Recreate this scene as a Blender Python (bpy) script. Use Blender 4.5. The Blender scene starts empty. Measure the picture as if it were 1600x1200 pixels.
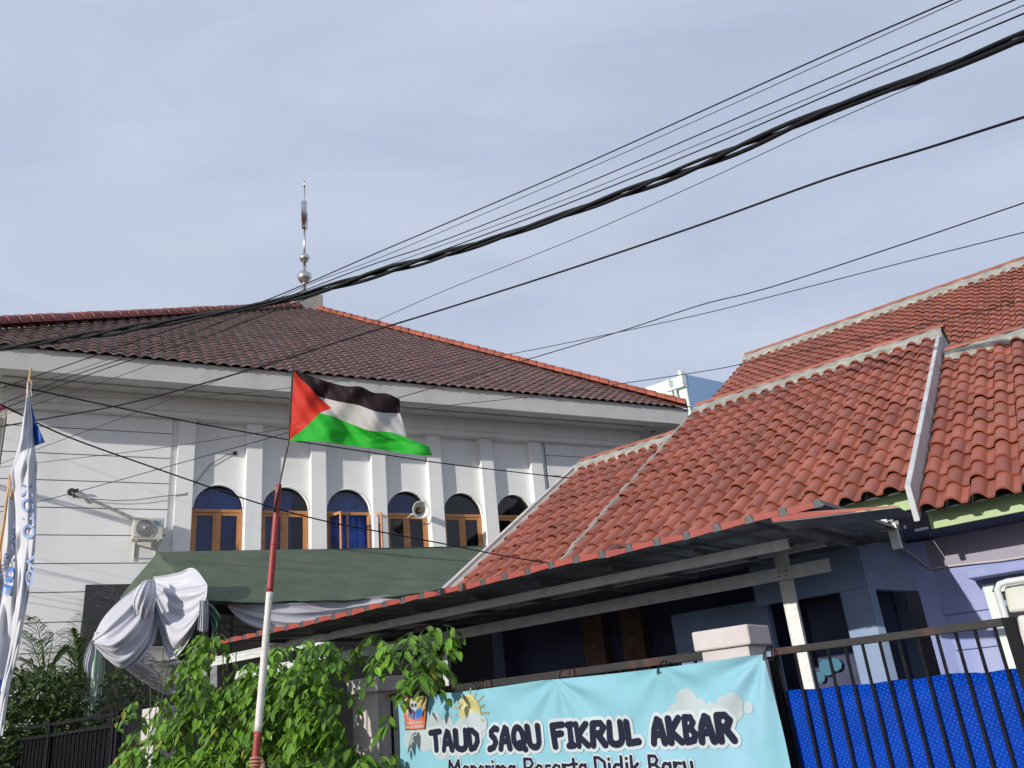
import bpy, bmesh, math, random
import numpy as np
from mathutils import Vector, Matrix
random.seed(7); rng = np.random.default_rng(7)
# ------------------------------------------------------------------ camera
SC = bpy.context.scene
COL = SC.collection
F, CX, CY = 1304.0, 800.0, 600.0           # focal length in pixels of a 1600x1200 frame
CAM = np.array([0, 0, 1.6])
_up = np.array([475. - CX, -(-2618. - CY), -F]); _up /= np.linalg.norm(_up)
_fw = np.array([0, 0, -1.]); _y = _fw - _fw @ _up * _up; _y /= np.linalg.norm(_y)
_x = np.cross(_y, _up)
R = np.array([_x, _y, _up])                # camera -> world
cd = bpy.data.cameras.new('camera'); cam = bpy.data.objects.new('camera', cd); COL.objects.link(cam)
M4 = Matrix([list(R[i]) + [CAM[i]] for i in range(3)] + [[0, 0, 0, 1]])
cam.matrix_world = M4
cd.sensor_width = 36; cd.lens = F * 36 / 1600; cd.clip_start = 0.05; cd.clip_end = 3000
SC.camera = cam
# ------------------------------------------------------------------ light
SUN_AZ, SUN_EL = math.radians(222), math.radians(15.5)
sv = Vector((math.sin(SUN_AZ) * math.cos(SUN_EL), math.cos(SUN_AZ) * math.cos(SUN_EL), math.sin(SUN_EL)))
sd = bpy.data.lights.new('sun', 'SUN'); sd.energy = 3.6; sd.angle = math.radians(0.5); sd.color = (1, .95, .87)
so = bpy.data.objects.new('sun', sd); COL.objects.link(so)
so.rotation_euler = sv.to_track_quat('Z', 'Y').to_euler()
W = bpy.data.worlds.new('World'); SC.world = W; W.use_nodes = True
nt = W.node_tree; nt.nodes.clear()
def N(t, kind, **kw):
    n = t.nodes.new(kind)
    for k, v in kw.items(): setattr(n, k, v)
    return n
out = N(nt, 'ShaderNodeOutputWorld'); bg = N(nt, 'ShaderNodeBackground'); bg.inputs[1].default_value = 0.1
sky = N(nt, 'ShaderNodeTexSky', sky_type='NISHITA', sun_disc=False, sun_elevation=SUN_EL, sun_rotation=SUN_AZ, air_density=1.0, dust_density=2.0)
tc = N(nt, 'ShaderNodeTexCoord'); mp = N(nt, 'ShaderNodeMapping'); mp.inputs['Scale'].default_value = (1.2, .7, 3.0); mp.inputs['Rotation'].default_value = (0, .3, .5)
nz = N(nt, 'ShaderNodeTexNoise'); nz.inputs['Scale'].default_value = 1.7; nz.inputs['Detail'].default_value = 7; nz.inputs['Roughness'].default_value = .5; nz.inputs['Distortion'].default_value = .5
rp = N(nt, 'ShaderNodeValToRGB'); rp.color_ramp.elements[0].position = .3; rp.color_ramp.elements[1].position = .72
rp.color_ramp.elements[0].color = (.80, .80, .80, 1); rp.color_ramp.elements[1].color = (1, 1, 1, 1)
mx = N(nt, 'ShaderNodeMixRGB'); mx.inputs[2].default_value = (4.8, 5.5, 7.1, 1)
L = nt.links
mp2 = N(nt, 'ShaderNodeMapping'); mp2.inputs['Scale'].default_value = (1.0, 3.2, 5.5); mp2.inputs['Rotation'].default_value = (.5, .35, .2)
nz2 = N(nt, 'ShaderNodeTexNoise'); nz2.inputs['Scale'].default_value = 1.25; nz2.inputs['Detail'].default_value = 9; nz2.inputs['Roughness'].default_value = .55; nz2.inputs['Distortion'].default_value = 1.1
rp2 = N(nt, 'ShaderNodeValToRGB'); rp2.color_ramp.elements[0].position = .38; rp2.color_ramp.elements[1].position = .72; rp2.color_ramp.elements[0].color = (0, 0, 0, 1); rp2.color_ramp.elements[1].color = (.5, .5, .5, 1)
mx2 = N(nt, 'ShaderNodeMixRGB'); mx2.inputs[2].default_value = (6.3, 6.7, 7.7, 1)
L.new(tc.outputs['Generated'], mp.inputs[0]); L.new(mp.outputs[0], nz.inputs[0]); L.new(nz.outputs[0], rp.inputs[0])
L.new(rp.outputs[0], mx.inputs[0]); L.new(sky.outputs[0], mx.inputs[1]); L.new(tc.outputs['Generated'], mp2.inputs[0]); L.new(mp2.outputs[0], nz2.inputs[0]); L.new(nz2.outputs[0], rp2.inputs[0]); L.new(rp2.outputs[0], mx2.inputs[0]); L.new(mx.outputs[0], mx2.inputs[1]); L.new(mx2.outputs[0], bg.inputs[0]); L.new(bg.outputs[0], out.inputs[0])
SC.view_settings.view_transform = 'Standard'; SC.view_settings.look = 'None'; SC.view_settings.exposure = 0.12; SC.view_settings.gamma = 1

# ------------------------------------------------------------------ frames of reference
aM = math.radians(61.8)
dM = np.array([math.sin(aM), math.cos(aM), 0]); nM = np.array([-math.cos(aM), math.sin(aM), 0]); DM = 22.0
def Q(u, o, z): return CAM * [1, 1, 0] + dM * u + nM * (DM + o) + np.array([0, 0, z])      # mosque: along, behind facade, up
aH = math.radians(-53.2)
eR = -np.array([math.sin(aH), math.cos(aH), 0]); nI = np.array([-eR[1], eR[0], 0])
def P(a, b, z): return eR * a + nI * b + np.array([0, 0, z])                                 # house: along, away, up
def ray(px, py): return R @ np.array([px - CX, -(py - CY), -F])
def hit(px, py, P0, n):
    r = ray(px, py); t = ((np.array(P0) - CAM) @ n) / (r @ n); return CAM + r * t
def atH(px, py, b): return hit(px, py, P(0, b, 0), nI)
def atM(px, py, o): return hit(px, py, Q(0, o, 0), nM)
def abz(p): return float(p @ eR), float(p @ nI), float(p[2])
def uoz(p): return float(p @ dM), float(p @ nM) - DM, float(p[2])
YW = np.array([0, 1., 0])
def atY(px, py, y): return hit(px, py, (0, y, 0), YW)
def atD(px, py, d):
    r = ray(px, py); return CAM + r * (d / math.hypot(r[0], r[1]))

# ------------------------------------------------------------------ objects
def thing(name, label, cat, base, group=None):
    o = bpy.data.objects.new(name, None); COL.objects.link(o); o.location = [float(v) for v in base]
    o.empty_display_size = .2
    o['label'] = label; o['category'] = cat
    if group: o['group'] = group
    return o
def tag(o, label, cat, group=None):
    o['label'] = label; o['category'] = cat
    if group: o['group'] = group
    return o
def rootloc(p):
    v = Vector((0, 0, 0))
    while p: v += p.location; p = p.parent
    return np.array(v)
class MB:
    def __init__(s): s.v = []; s.f = []; s.c = []; s.uv = []
    def quad(s, a, b, c, d, cv=None):
        i = len(s.v); s.v += [a, b, c, d]; s.f.append((i, i+1, i+2, i+3)); s.c.append(cv)
    def poly(s, pts, cv=None):
        i = len(s.v); s.v += list(pts); s.f.append(tuple(range(i, i+len(pts)))); s.c.append(cv)
    def hexa(s, p):     # 8 points: bottom 4 ccw, top 4 ccw
        i = len(s.v); s.v += list(p)
        for f in ((3,2,1,0),(4,5,6,7),(0,1,5,4),(1,2,6,5),(2,3,7,6),(3,0,4,7)): s.f.append(tuple(i+k for k in f)); s.c.append(None)
    def box(s, fr, a0, a1, b0, b1, z0, z1):
        s.hexa([fr(a0,b0,z0), fr(a1,b0,z0), fr(a1,b1,z0), fr(a0,b1,z0), fr(a0,b0,z1), fr(a1,b0,z1), fr(a1,b1,z1), fr(a0,b1,z1)]); return s
    def grid(s, G, cv=None):  # G: array rows x cols x 3
        G = np.asarray(G, float); n, m = G.shape[:2]; i = len(s.v); s.v += list(G.reshape(-1, 3))
        for r in range(n-1):
            for c in range(m-1):
                k = i + r*m + c; s.f.append((k, k+1, k+m+1, k+m)); s.c.append(cv)
    def tube(s, pts, rad, seg=8, cap=True):
        pts = [np.asarray(p, float) for p in pts]; n = len(pts)
        rad = rad if hasattr(rad, '__len__') else [rad]*n
        i = len(s.v); prev = None
        for k in range(n):
            t = pts[min(k+1, n-1)] - pts[max(k-1, 0)]; t /= (np.linalg.norm(t) + 1e-12)
            if prev is None:
                h = np.array([0, 0, 1.]) if abs(t[2]) < .9 else np.array([1., 0, 0]); x = np.cross(t, h)
            else: x = prev - t*(prev @ t)
            x /= np.linalg.norm(x); y = np.cross(t, x); prev = x
            for q in range(seg):
                w = 2*math.pi*q/seg; s.v.append(pts[k] + (x*math.cos(w) + y*math.sin(w))*rad[k])
        for k in range(n-1):
            for q in range(seg):
                a = i+k*seg+q; b = i+k*seg+(q+1) % seg; s.f.append((a, b, b+seg, a+seg)); s.c.append(None)
        if cap:
            s.f.append(tuple(i+q for q in range(seg))[::-1]); s.c.append(None)
            s.f.append(tuple(i+(n-1)*seg+q for q in range(seg))); s.c.append(None)
        return s
    def lathe(s, prof, org, ax, seg=20):   # prof [(r,h)]
        ax = np.asarray(ax, float); ax /= np.linalg.norm(ax); h = np.array([0, 0, 1.]) if abs(ax[2]) < .9 else np.array([1., 0, 0])
        x = np.cross(ax, h); x /= np.linalg.norm(x); y = np.cross(ax, x); i = len(s.v)
        for r, hh in prof:
            for q in range(seg):
                w = 2*math.pi*q/seg; s.v.append(np.asarray(org) + ax*hh + (x*math.cos(w)+y*math.sin(w))*r)
        for k in range(len(prof)-1):
            for q in range(seg):
                a = i+k*seg+q; b = i+k*seg+(q+1) % seg; s.f.append((a, b, b+seg, a+seg)); s.c.append(None)
        return s
    def build(s, name, mat, parent=None, base=None, smooth=False, bevel=0, solid=0, merge=False, fixn=True):
        V = np.array(s.v, float)
        if parent is not None: off = rootloc(parent)
        else:
            off = np.array(base, float) if base is not None else np.array([(V[:,0].min()+V[:,0].max())/2, (V[:,1].min()+V[:,1].max())/2, V[:,2].min()])
        me = bpy.data.meshes.new(name); me.from_pydata((V-off).tolist(), [], s.f); me.validate()
        if any(c is not None for c in s.c) and len(s.c) == len(me.polygons):
            at = me.attributes.new('tv', 'FLOAT', 'FACE'); at.data.foreach_set('value', [float(c or 0) for c in s.c])
        if s.uv:
            uv = me.uv_layers.new(name='UVMap'); d = np.array(s.uv, float)
            idx = np.empty(len(me.loops), int); me.loops.foreach_get('vertex_index', idx); uv.data.foreach_set('uv', d[idx].ravel())
        if merge or fixn:
            b = bmesh.new(); b.from_mesh(me)
            if merge: bmesh.ops.remove_doubles(b, verts=b.verts, dist=1e-4)
            if fixn: bmesh.ops.recalc_face_normals(b, faces=b.faces)
            b.to_mesh(me); b.free()
        if smooth: me.polygons.foreach_set('use_smooth', [True]*len(me.polygons))
        me.materials.append(mat)
        o = bpy.data.objects.new(name, me); COL.objects.link(o)
        if parent is not None: o.parent = parent
        else: o.location = off
        if bevel:
            m = o.modifiers.new('b', 'BEVEL'); m.width = bevel; m.segments = 2; m.limit_method = 'ANGLE'; m.angle_limit = math.radians(40)
        if solid:
            m = o.modifiers.new('s', 'SOLIDIFY'); m.thickness = solid; m.offset = 0
        return o

# ------------------------------------------------------------------ materials
def mat(name, col, rough=.6, metal=0, var=.12, scale=3., bump=0., bscale=40., spec=.5, col2=None, stain=None, tv=0., trans=0., lip=None):
    m = bpy.data.materials.new(name); m.use_nodes = True; t = m.node_tree; l = t.links
    p = t.nodes['Principled BSDF']; p.inputs['Roughness'].default_value = rough; p.inputs['Metallic'].default_value = metal
    p.inputs['Specular IOR Level'].default_value = spec
    tcn = N(t, 'ShaderNodeTexCoord'); n1 = N(t, 'ShaderNodeTexNoise'); n1.inputs['Scale'].default_value = scale; n1.inputs['Detail'].default_value = 6; n1.inputs['Roughness'].default_value = .62
    l.new(tcn.outputs['Object'], n1.inputs[0])
    r = N(t, 'ShaderNodeValToRGB'); c = np.array(col); c2 = np.array(col2) if col2 is not None else c*(1+var)
    c1 = c*(1-var) if col2 is None else c
    r.color_ramp.elements[0].position = .32; r.color_ramp.elements[1].position = .68
    r.color_ramp.elements[0].color = (*np.clip(c1, 0, 1), 1); r.color_ramp.elements[1].color = (*np.clip(c2, 0, 1), 1)
    l.new(n1.outputs[0], r.inputs[0]); cur = r.outputs[0]
    if stain is not None:   # vertical streaks / grime: (colour, amount, horizontal scale)
        sc, am, hs = stain
        mpn = N(t, 'ShaderNodeMapping'); mpn.inputs['Scale'].default_value = (hs, hs, hs*.12)
        n2 = N(t, 'ShaderNodeTexNoise'); n2.inputs['Scale'].default_value = 1.; n2.inputs['Detail'].default_value = 5
        r2 = N(t, 'ShaderNodeValToRGB'); r2.color_ramp.elements[0].position = .5; r2.color_ramp.elements[1].position = .75
        r2.color_ramp.elements[1].color = (am, am, am, 1)
        mm = N(t, 'ShaderNodeMixRGB'); mm.inputs[2].default_value = (*sc, 1)
        l.new(tcn.outputs['Object'], mpn.inputs[0]); l.new(mpn.outputs[0], n2.inputs[0]); l.new(n2.outputs[0], r2.inputs[0])
        l.new(r2.outputs[0], mm.inputs[0]); l.new(cur, mm.inputs[1]); cur = mm.outputs[0]
    if tv:
        at = N(t, 'ShaderNodeAttribute'); at.attribute_name = 'tv'
        hs_ = N(t, 'ShaderNodeHueSaturation'); mr = N(t, 'ShaderNodeMapRange'); mr.inputs[3].default_value = 1-tv; mr.inputs[4].default_value = 1+tv
        l.new(at.outputs['Fac'], mr.inputs[0]); l.new(mr.outputs[0], hs_.inputs['Value']); l.new(cur, hs_.inputs['Color']); cur = hs_.outputs[0]
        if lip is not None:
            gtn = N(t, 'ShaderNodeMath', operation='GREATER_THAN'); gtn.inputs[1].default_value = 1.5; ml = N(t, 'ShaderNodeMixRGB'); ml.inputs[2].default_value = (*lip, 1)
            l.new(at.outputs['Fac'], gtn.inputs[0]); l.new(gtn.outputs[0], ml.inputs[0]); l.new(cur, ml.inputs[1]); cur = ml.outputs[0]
    l.new(cur, p.inputs['Base Color'])
    if bump:
        n3 = N(t, 'ShaderNodeTexNoise'); n3.inputs['Scale'].default_value = bscale; n3.inputs['Detail'].default_value = 4
        b = N(t, 'ShaderNodeBump'); b.inputs['Strength'].default_value = bump; b.inputs['Distance'].default_value = .02
        l.new(tcn.outputs['Object'], n3.inputs[0]); l.new(n3.outputs[0], b.inputs['Height']); l.new(b.outputs[0], p.inputs['Normal'])
    if trans:
        tr = N(t, 'ShaderNodeBsdfTranslucent'); l.new(cur, tr.inputs[0]); ms = N(t, 'ShaderNodeMixShader'); ms.inputs[0].default_value = trans
        l.new(p.outputs[0], ms.inputs[1]); l.new(tr.outputs[0], ms.inputs[2]); l.new(ms.outputs[0], t.nodes['Material Output'].inputs[0])
    return m
def glass(name, tint, refl):
    m = bpy.data.materials.new(name); m.use_nodes = True; t = m.node_tree; l = t.links; t.nodes.remove(t.nodes['Principled BSDF'])
    tr = N(t, 'ShaderNodeBsdfTransparent'); tr.inputs[0].default_value = (*tint, 1); g = N(t, 'ShaderNodeBsdfGlossy'); g.inputs['Roughness'].default_value = .03
    fr = N(t, 'ShaderNodeFresnel'); fr.inputs[0].default_value = refl; ms = N(t, 'ShaderNodeMixShader')
    l.new(fr.outputs[0], ms.inputs[0]); l.new(tr.outputs[0], ms.inputs[1]); l.new(g.outputs[0], ms.inputs[2]); l.new(ms.outputs[0], t.nodes['Material Output'].inputs[0])
    return m
m_white = mat('white_plaster', (.83,.83,.82), .8, var=.025, scale=1.2, bump=.15, bscale=30, stain=((.52,.52,.50), .34, 1.4))
m_cream = mat('cream_plaster', (.66,.64,.55), .8, var=.04, scale=1.)
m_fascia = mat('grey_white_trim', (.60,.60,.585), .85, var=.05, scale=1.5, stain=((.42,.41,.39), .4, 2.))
m_groove = mat('groove_dark', (.22,.22,.21), .9)
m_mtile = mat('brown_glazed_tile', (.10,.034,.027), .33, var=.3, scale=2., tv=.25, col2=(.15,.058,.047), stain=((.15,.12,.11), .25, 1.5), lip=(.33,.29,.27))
m_mcap = mat('orange_ridge_tile', (.33,.075,.038), .6, var=.3, scale=2.5, tv=.2)
m_mcapdark = mat('maroon_ridge_tile', (.20,.045,.035), .6, var=.3, scale=2.5, tv=.2)
m_rtile = mat('terracotta_tile', (.29,.078,.045), .5, var=.3, scale=1.3, bump=.25, bscale=60, tv=.17, col2=(.35,.112,.07), stain=((.15,.07,.055), .38, 2.2))
m_mortar = mat('grey_mortar', (.31,.30,.265), .9, var=.3, scale=5, bump=.6, bscale=25)
m_greyconc = mat('grey_concrete', (.30,.29,.27), .9, var=.2, scale=4, bump=.4)
m_verge = mat('grey_painted_board', (.44,.45,.46), .7, var=.12, scale=3, stain=((.62,.64,.66), .8, 3.))
m_wood = mat('brown_varnished_wood', (.47,.21,.08), .45, var=.15, scale=6)
m_curt = mat('blue_curtain', (.035,.10,.42), .7, var=.45, scale=2.5)
m_curtdark = mat('dark_blue_curtain', (.02,.025,.06), .8, var=.4, scale=2)
m_glass = glass('window_glass', (.6,.65,.72), 1.62)
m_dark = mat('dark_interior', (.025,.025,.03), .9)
m_marble = mat('black_marble', (.03,.03,.032), .25, var=.5, scale=2)
def marble_veins():
    t = m_marble.node_tree; l = t.links; p = t.nodes['Principled BSDF']; tcn = N(t, 'ShaderNodeTexCoord')
    n = N(t, 'ShaderNodeTexNoise'); n.inputs['Scale'].default_value = 1.3; n.inputs['Detail'].default_value = 9; n.inputs['Distortion'].default_value = 1.2
    r = N(t, 'ShaderNodeValToRGB'); e = r.color_ramp.elements; e[0].position = .492; e[0].color = (.035,.033,.034,1); e[1].position = .5; e[1].color = (.11,.105,.10,1)
    x = e.new(.506); x.color = (.035,.033,.034,1)
    l.new(tcn.outputs['Object'], n.inputs[0]); l.new(n.outputs[0], r.inputs[0]); l.new(r.outputs[0], p.inputs['Base Color'])
marble_veins()
m_steel = mat('galvanised_steel', (.60,.61,.59), .5, .15, var=.15, scale=8)
m_stainless = mat('polished_steel', (.55,.55,.54), .32, 1., var=.05)
m_black = mat('black_painted_iron', (.010,.010,.012), .75, var=.3, scale=12, spec=.15)
m_rail = mat('rusty_black_iron', (.014,.013,.013), .7, var=.3, scale=9, stain=((.20,.05,.03), .45, 5.), bump=.2)
m_wire = mat('black_cable', (.008,.009,.011), .6, spec=.2)
m_wire2 = mat('grey_cable', (.03,.03,.034), .6, spec=.2)
m_pinkw = mat('pale_pinkish_paint', (.52,.47,.46), .75, var=.07, scale=3, bump=.2, stain=((.33,.31,.30), .4, 5.))
m_purple = mat('periwinkle_paint', (.27,.31,.56), .75, var=.06, scale=2, bump=.15, stain=((.5,.52,.66), .35, 3.))
m_lilac = mat('greyish_lilac_paint', (.31,.29,.35), .8, var=.06)
m_bluegrey = mat('weathered_blue_paint', (.23,.31,.47), .8, var=.12, scale=2.5, bump=.25, stain=((.30,.37,.36), .5, 3.))
m_navy = mat('dark_navy', (.05,.06,.12), .8, var=.3, scale=1.5)
m_green = mat('pale_green_paint', (.40,.52,.28), .7, var=.06, scale=3)
m_redmetal = mat('red_roof_sheet', (.31,.055,.038), .55, var=.15, scale=5)
m_under = mat('dull_grey_sheet', (.13,.14,.14), .5, .3, var=.3, scale=4, stain=((.28,.28,.26), .5, 4.))
m_ribend = mat('shaded_rib_grey', (.07,.078,.082), .6, .2, var=.2)  # darker copy of the sheet grey, shade inside the ribs put into colour
m_brick = mat('dim_brick', (.14,.08,.06), .9, var=.4, scale=7)
m_tarp = mat('green_tarpaulin', (.062,.092,.058), .6, var=.15, scale=2, bump=1., bscale=2.6, col2=(.10,.13,.088))
m_cloth = mat('white_satin', (.60,.60,.66), .45, var=.04, trans=.12)
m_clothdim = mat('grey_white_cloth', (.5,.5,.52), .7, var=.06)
m_gcloth = mat('pale_green_cloth', (.25,.42,.28), .6, var=.05)
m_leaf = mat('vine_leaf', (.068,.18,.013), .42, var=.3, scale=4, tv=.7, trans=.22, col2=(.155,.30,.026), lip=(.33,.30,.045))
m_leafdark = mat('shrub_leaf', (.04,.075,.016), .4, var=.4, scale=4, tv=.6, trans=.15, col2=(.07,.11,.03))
m_palm = mat('palm_leaf', (.08,.16,.025), .4, var=.3, scale=4, tv=.4, trans=.2)
m_stem = mat('green_stem', (.07,.09,.03), .7)
m_bark = mat('brown_bark', (.10,.07,.045), .9, bump=.5)
m_bamboo = mat('bamboo', (.50,.28,.11), .5, var=.2, scale=8)
m_polered = mat('red_gloss_paint', (.30,.035,.028), .5, var=.2, scale=14, stain=((.42,.22,.16), .45, 22.))
m_polewhite = mat('white_gloss_paint', (.66,.64,.60), .5, var=.08, scale=14, stain=((.42,.38,.31), .4, 20.))
m_stick = mat('dark_steel_rod', (.08,.055,.05), .4, .5)
m_skin = mat('skin', (.42,.20,.125), .5, var=.08, scale=20)
m_shirt = mat('grey_shirt', (.18,.19,.22), .8)
m_hair = mat('black_hair', (.012,.01,.01), .5)
m_asphalt = mat('asphalt', (.05,.05,.05), .9, var=.2, scale=8, bump=.5)
m_ground = mat('packed_earth', (.16,.13,.10), .95, var=.25, scale=1.5, bump=.4)
m_conc = mat('concrete_slab', (.3,.29,.27), .9, var=.15, scale=2)
m_beige = mat('beige_metal', (.58,.56,.49), .45, var=.04)
m_grille = mat('dark_grille', (.13,.125,.12), .6)
m_logo = mat('cyan_print', (.06,.40,.62), .5)
m_horn = mat('horn_enamel', (.66,.67,.63), .35, var=.04)
m_brass = mat('brass_core', (.45,.28,.12), .3, .6)
m_tblue = mat('pale_blue_paint', (.28,.44,.66), .8, var=.05, scale=.6, stain=((.36,.5,.68), .5, .8))
m_twhite = mat('mint_white_paint', (.68,.74,.71), .8, var=.03)
m_foam = mat('pipe_insulation', (.33,.32,.30), .9, var=.4, scale=14, bump=.6)
m_panelw = mat('grubby_white_panel', (.55,.55,.50), .6, var=.1, scale=5, stain=((.40,.43,.42), .5, 8.))
m_plastic = mat('clear_plastic_wrap', (.6,.62,.62), .15, var=.1)
m_door = mat('dark_brown_door', (.10,.05,.03), .5, var=.2)

# ------------------------------------------------------------------ setting
g = MB(); g.grid([[np.array([x, y, 0.]) for x in np.linspace(-900, 900, 7)] for y in np.linspace(-600, 1200, 7)])
o = g.build('ground', m_ground, base=(0,0,0)); o['kind'] = 'structure'
g = MB(); g.quad(P(-60,-2.5,.004), P(40,-2.5,.004), P(40,4.2,.004), P(-60,4.2,.004)); o = g.build('road', m_asphalt, base=(0,0,0)); o['kind'] = 'structure'
g = MB(); g.box(P, -20, 12, 4.2, 5.1, -.05, .12); o = g.build('pavement', m_conc); o['kind'] = 'structure'

# ------------------------------------------------------------------ tiles
def tile_field(org, du, ds, nr, u0, u1, s0, s1, pu, ps, hump, lift, clip, thick=.018, jit=.004, off=0., K=9, flat=.35, latj=.0, lipc=False):
    """rows of S tiles; each tile has its own lip, tilt and tone"""
    mb = MB(); org, du, ds, nr = map(lambda q: np.asarray(q, float), (org, du, ds, nr))
    xs = np.linspace(0, 1, K+1)
    prof = np.where(xs < 1-flat, np.sin(np.pi*xs/(1-flat))**.8 if False else np.sqrt(np.clip(1-((xs-(1-flat)/2)/((1-flat)/2))**2, 0, 1)), -.12*np.sin(np.pi*(xs-(1-flat))/flat))
    prof = prof*hump
    nu = int(round((u1-u0)/pu)); ns = int(math.ceil((s1-s0)/ps))
    for j in range(ns):
        for i in range(nu):
            uc = u0+(i+.5)*pu; sc_ = s0+(j+.5)*ps
            if not clip(uc, sc_): continue
            t = rng.random(); jl = rng.normal(0, jit); js = rng.normal(0, jit*2); ju = rng.normal(0, latj) + .004*math.sin(i*.9+j*.5); tw = rng.normal(0, jit*.8)
            A = []; B = []; C_ = []
            for k in range(K+1):
                u = u0+(i+xs[k])*pu + ju; sl = s0+j*ps + js + tw*(xs[k]-.5)*3; su = s0+(j+1)*ps+.015
                h = prof[k]
                A.append(org+du*u+ds*sl+nr*(h+lift-thick+jl)); B.append(org+du*u+ds*sl+nr*(h+lift+jl)); C_.append(org+du*u+ds*su+nr*(h*.96+off))
            b = len(mb.v); mb.v += A+B+C_; n = K+1
            for k in range(K):
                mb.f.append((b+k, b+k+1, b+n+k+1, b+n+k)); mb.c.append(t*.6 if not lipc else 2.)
                mb.f.append((b+n+k, b+n+k+1, b+2*n+k+1, b+2*n+k)); mb.c.append(t)
    return mb
def cap_row(p0, p1, up, side, r, step, col_lo=0.):
    """overlapping half-round ridge tiles from p0 to p1"""
    p0, p1, up, side = [np.asarray(q, float) for q in (p0, p1, up, side)]
    d = p1-p0; Ln = np.linalg.norm(d); d /= Ln; mb = MB(); n = max(1, int(Ln/step)); st = Ln/n
    for i in range(n):
        t = rng.random(); rr = r*(1+rng.normal(0, .02)); G = []
        for s_, q in ((i*st, 1.), ((i+1)*st+.03, .88)):
            for ins in (0,):
                G.append([p0+d*s_+(up*math.sin(w)*q+side*math.cos(w)*q)*rr - up*(r*.25) for w in np.linspace(0, math.pi, 9)])
        mb.grid(G, t)
        G0 = [p0+d*(i*st)+(up*math.sin(w)+side*math.cos(w))*(rr*.84)-up*(r*.25) for w in np.linspace(0, math.pi, 9)]
        mb.grid([G[0], G0], t*.5)
    return mb

# ------------------------------------------------------------------ MOSQUE
mosque = thing('mosque', 'white mosque with tall pilasters, arched brown windows and a hipped brown tile roof', 'mosque', Q(7, 4, 0))
BAY = 1.72; U1 = 2.29; RD = .19                       # right edge of first pilaster, recess depth
ZF = 9.86                                             # underside of frieze
UL, UR = -2.0, 16.25
# panelled flanks (the grooves are gaps between panels)
gz = [0, 1.3, 2.0, 2.66, 3.33, 4.0, 4.66, 5.33, 5.99, 6.66, 7.32, 7.99, 8.66, 9.33, ZF]
for ua, ub_, uc_, ud_ in ((UL, 1.72, 1.72, 1.87), (12.78, UR, 12.61, 12.78)):
    w = MB(); w.box(Q, min(ua, ua+.02)+.02, ub_-.001 if ua < 0 else ub_-.02, .082, .4, 0, ZF)
    wl = w.build('wall', m_groove, mosque)
    for k in range(len(gz)-1): 
        w = MB(); w.box(Q, ua, ub_, .06, .081, gz[k]+.011, gz[k+1]-.011); w.build('wall_panel', m_white, wl, bevel=.006)
    w = MB(); w.box(Q, uc_, ud_, .12, .4, 0, ZF); w.build('wall', m_white, mosque)
# side / back walls
w = MB(); w.box(Q, UR-.3, UR-.001, .4, 19.5, 0, ZF); w.box(Q, UL+.001, UL+.3, .4, 19.5, 0, ZF); w.box(Q, UL, UR, 19.5, 19.8, 0, ZF); w.build('wall', m_white, mosque)
# pilasters
for i in range(7):
    p = MB(); r_ = U1+BAY*i; l_ = r_-.42 if i else 1.87
    p.box(Q, l_, r_, 0, .4, 0, ZF); p.build('pilaster', m_white, mosque, bevel=.008)
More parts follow.
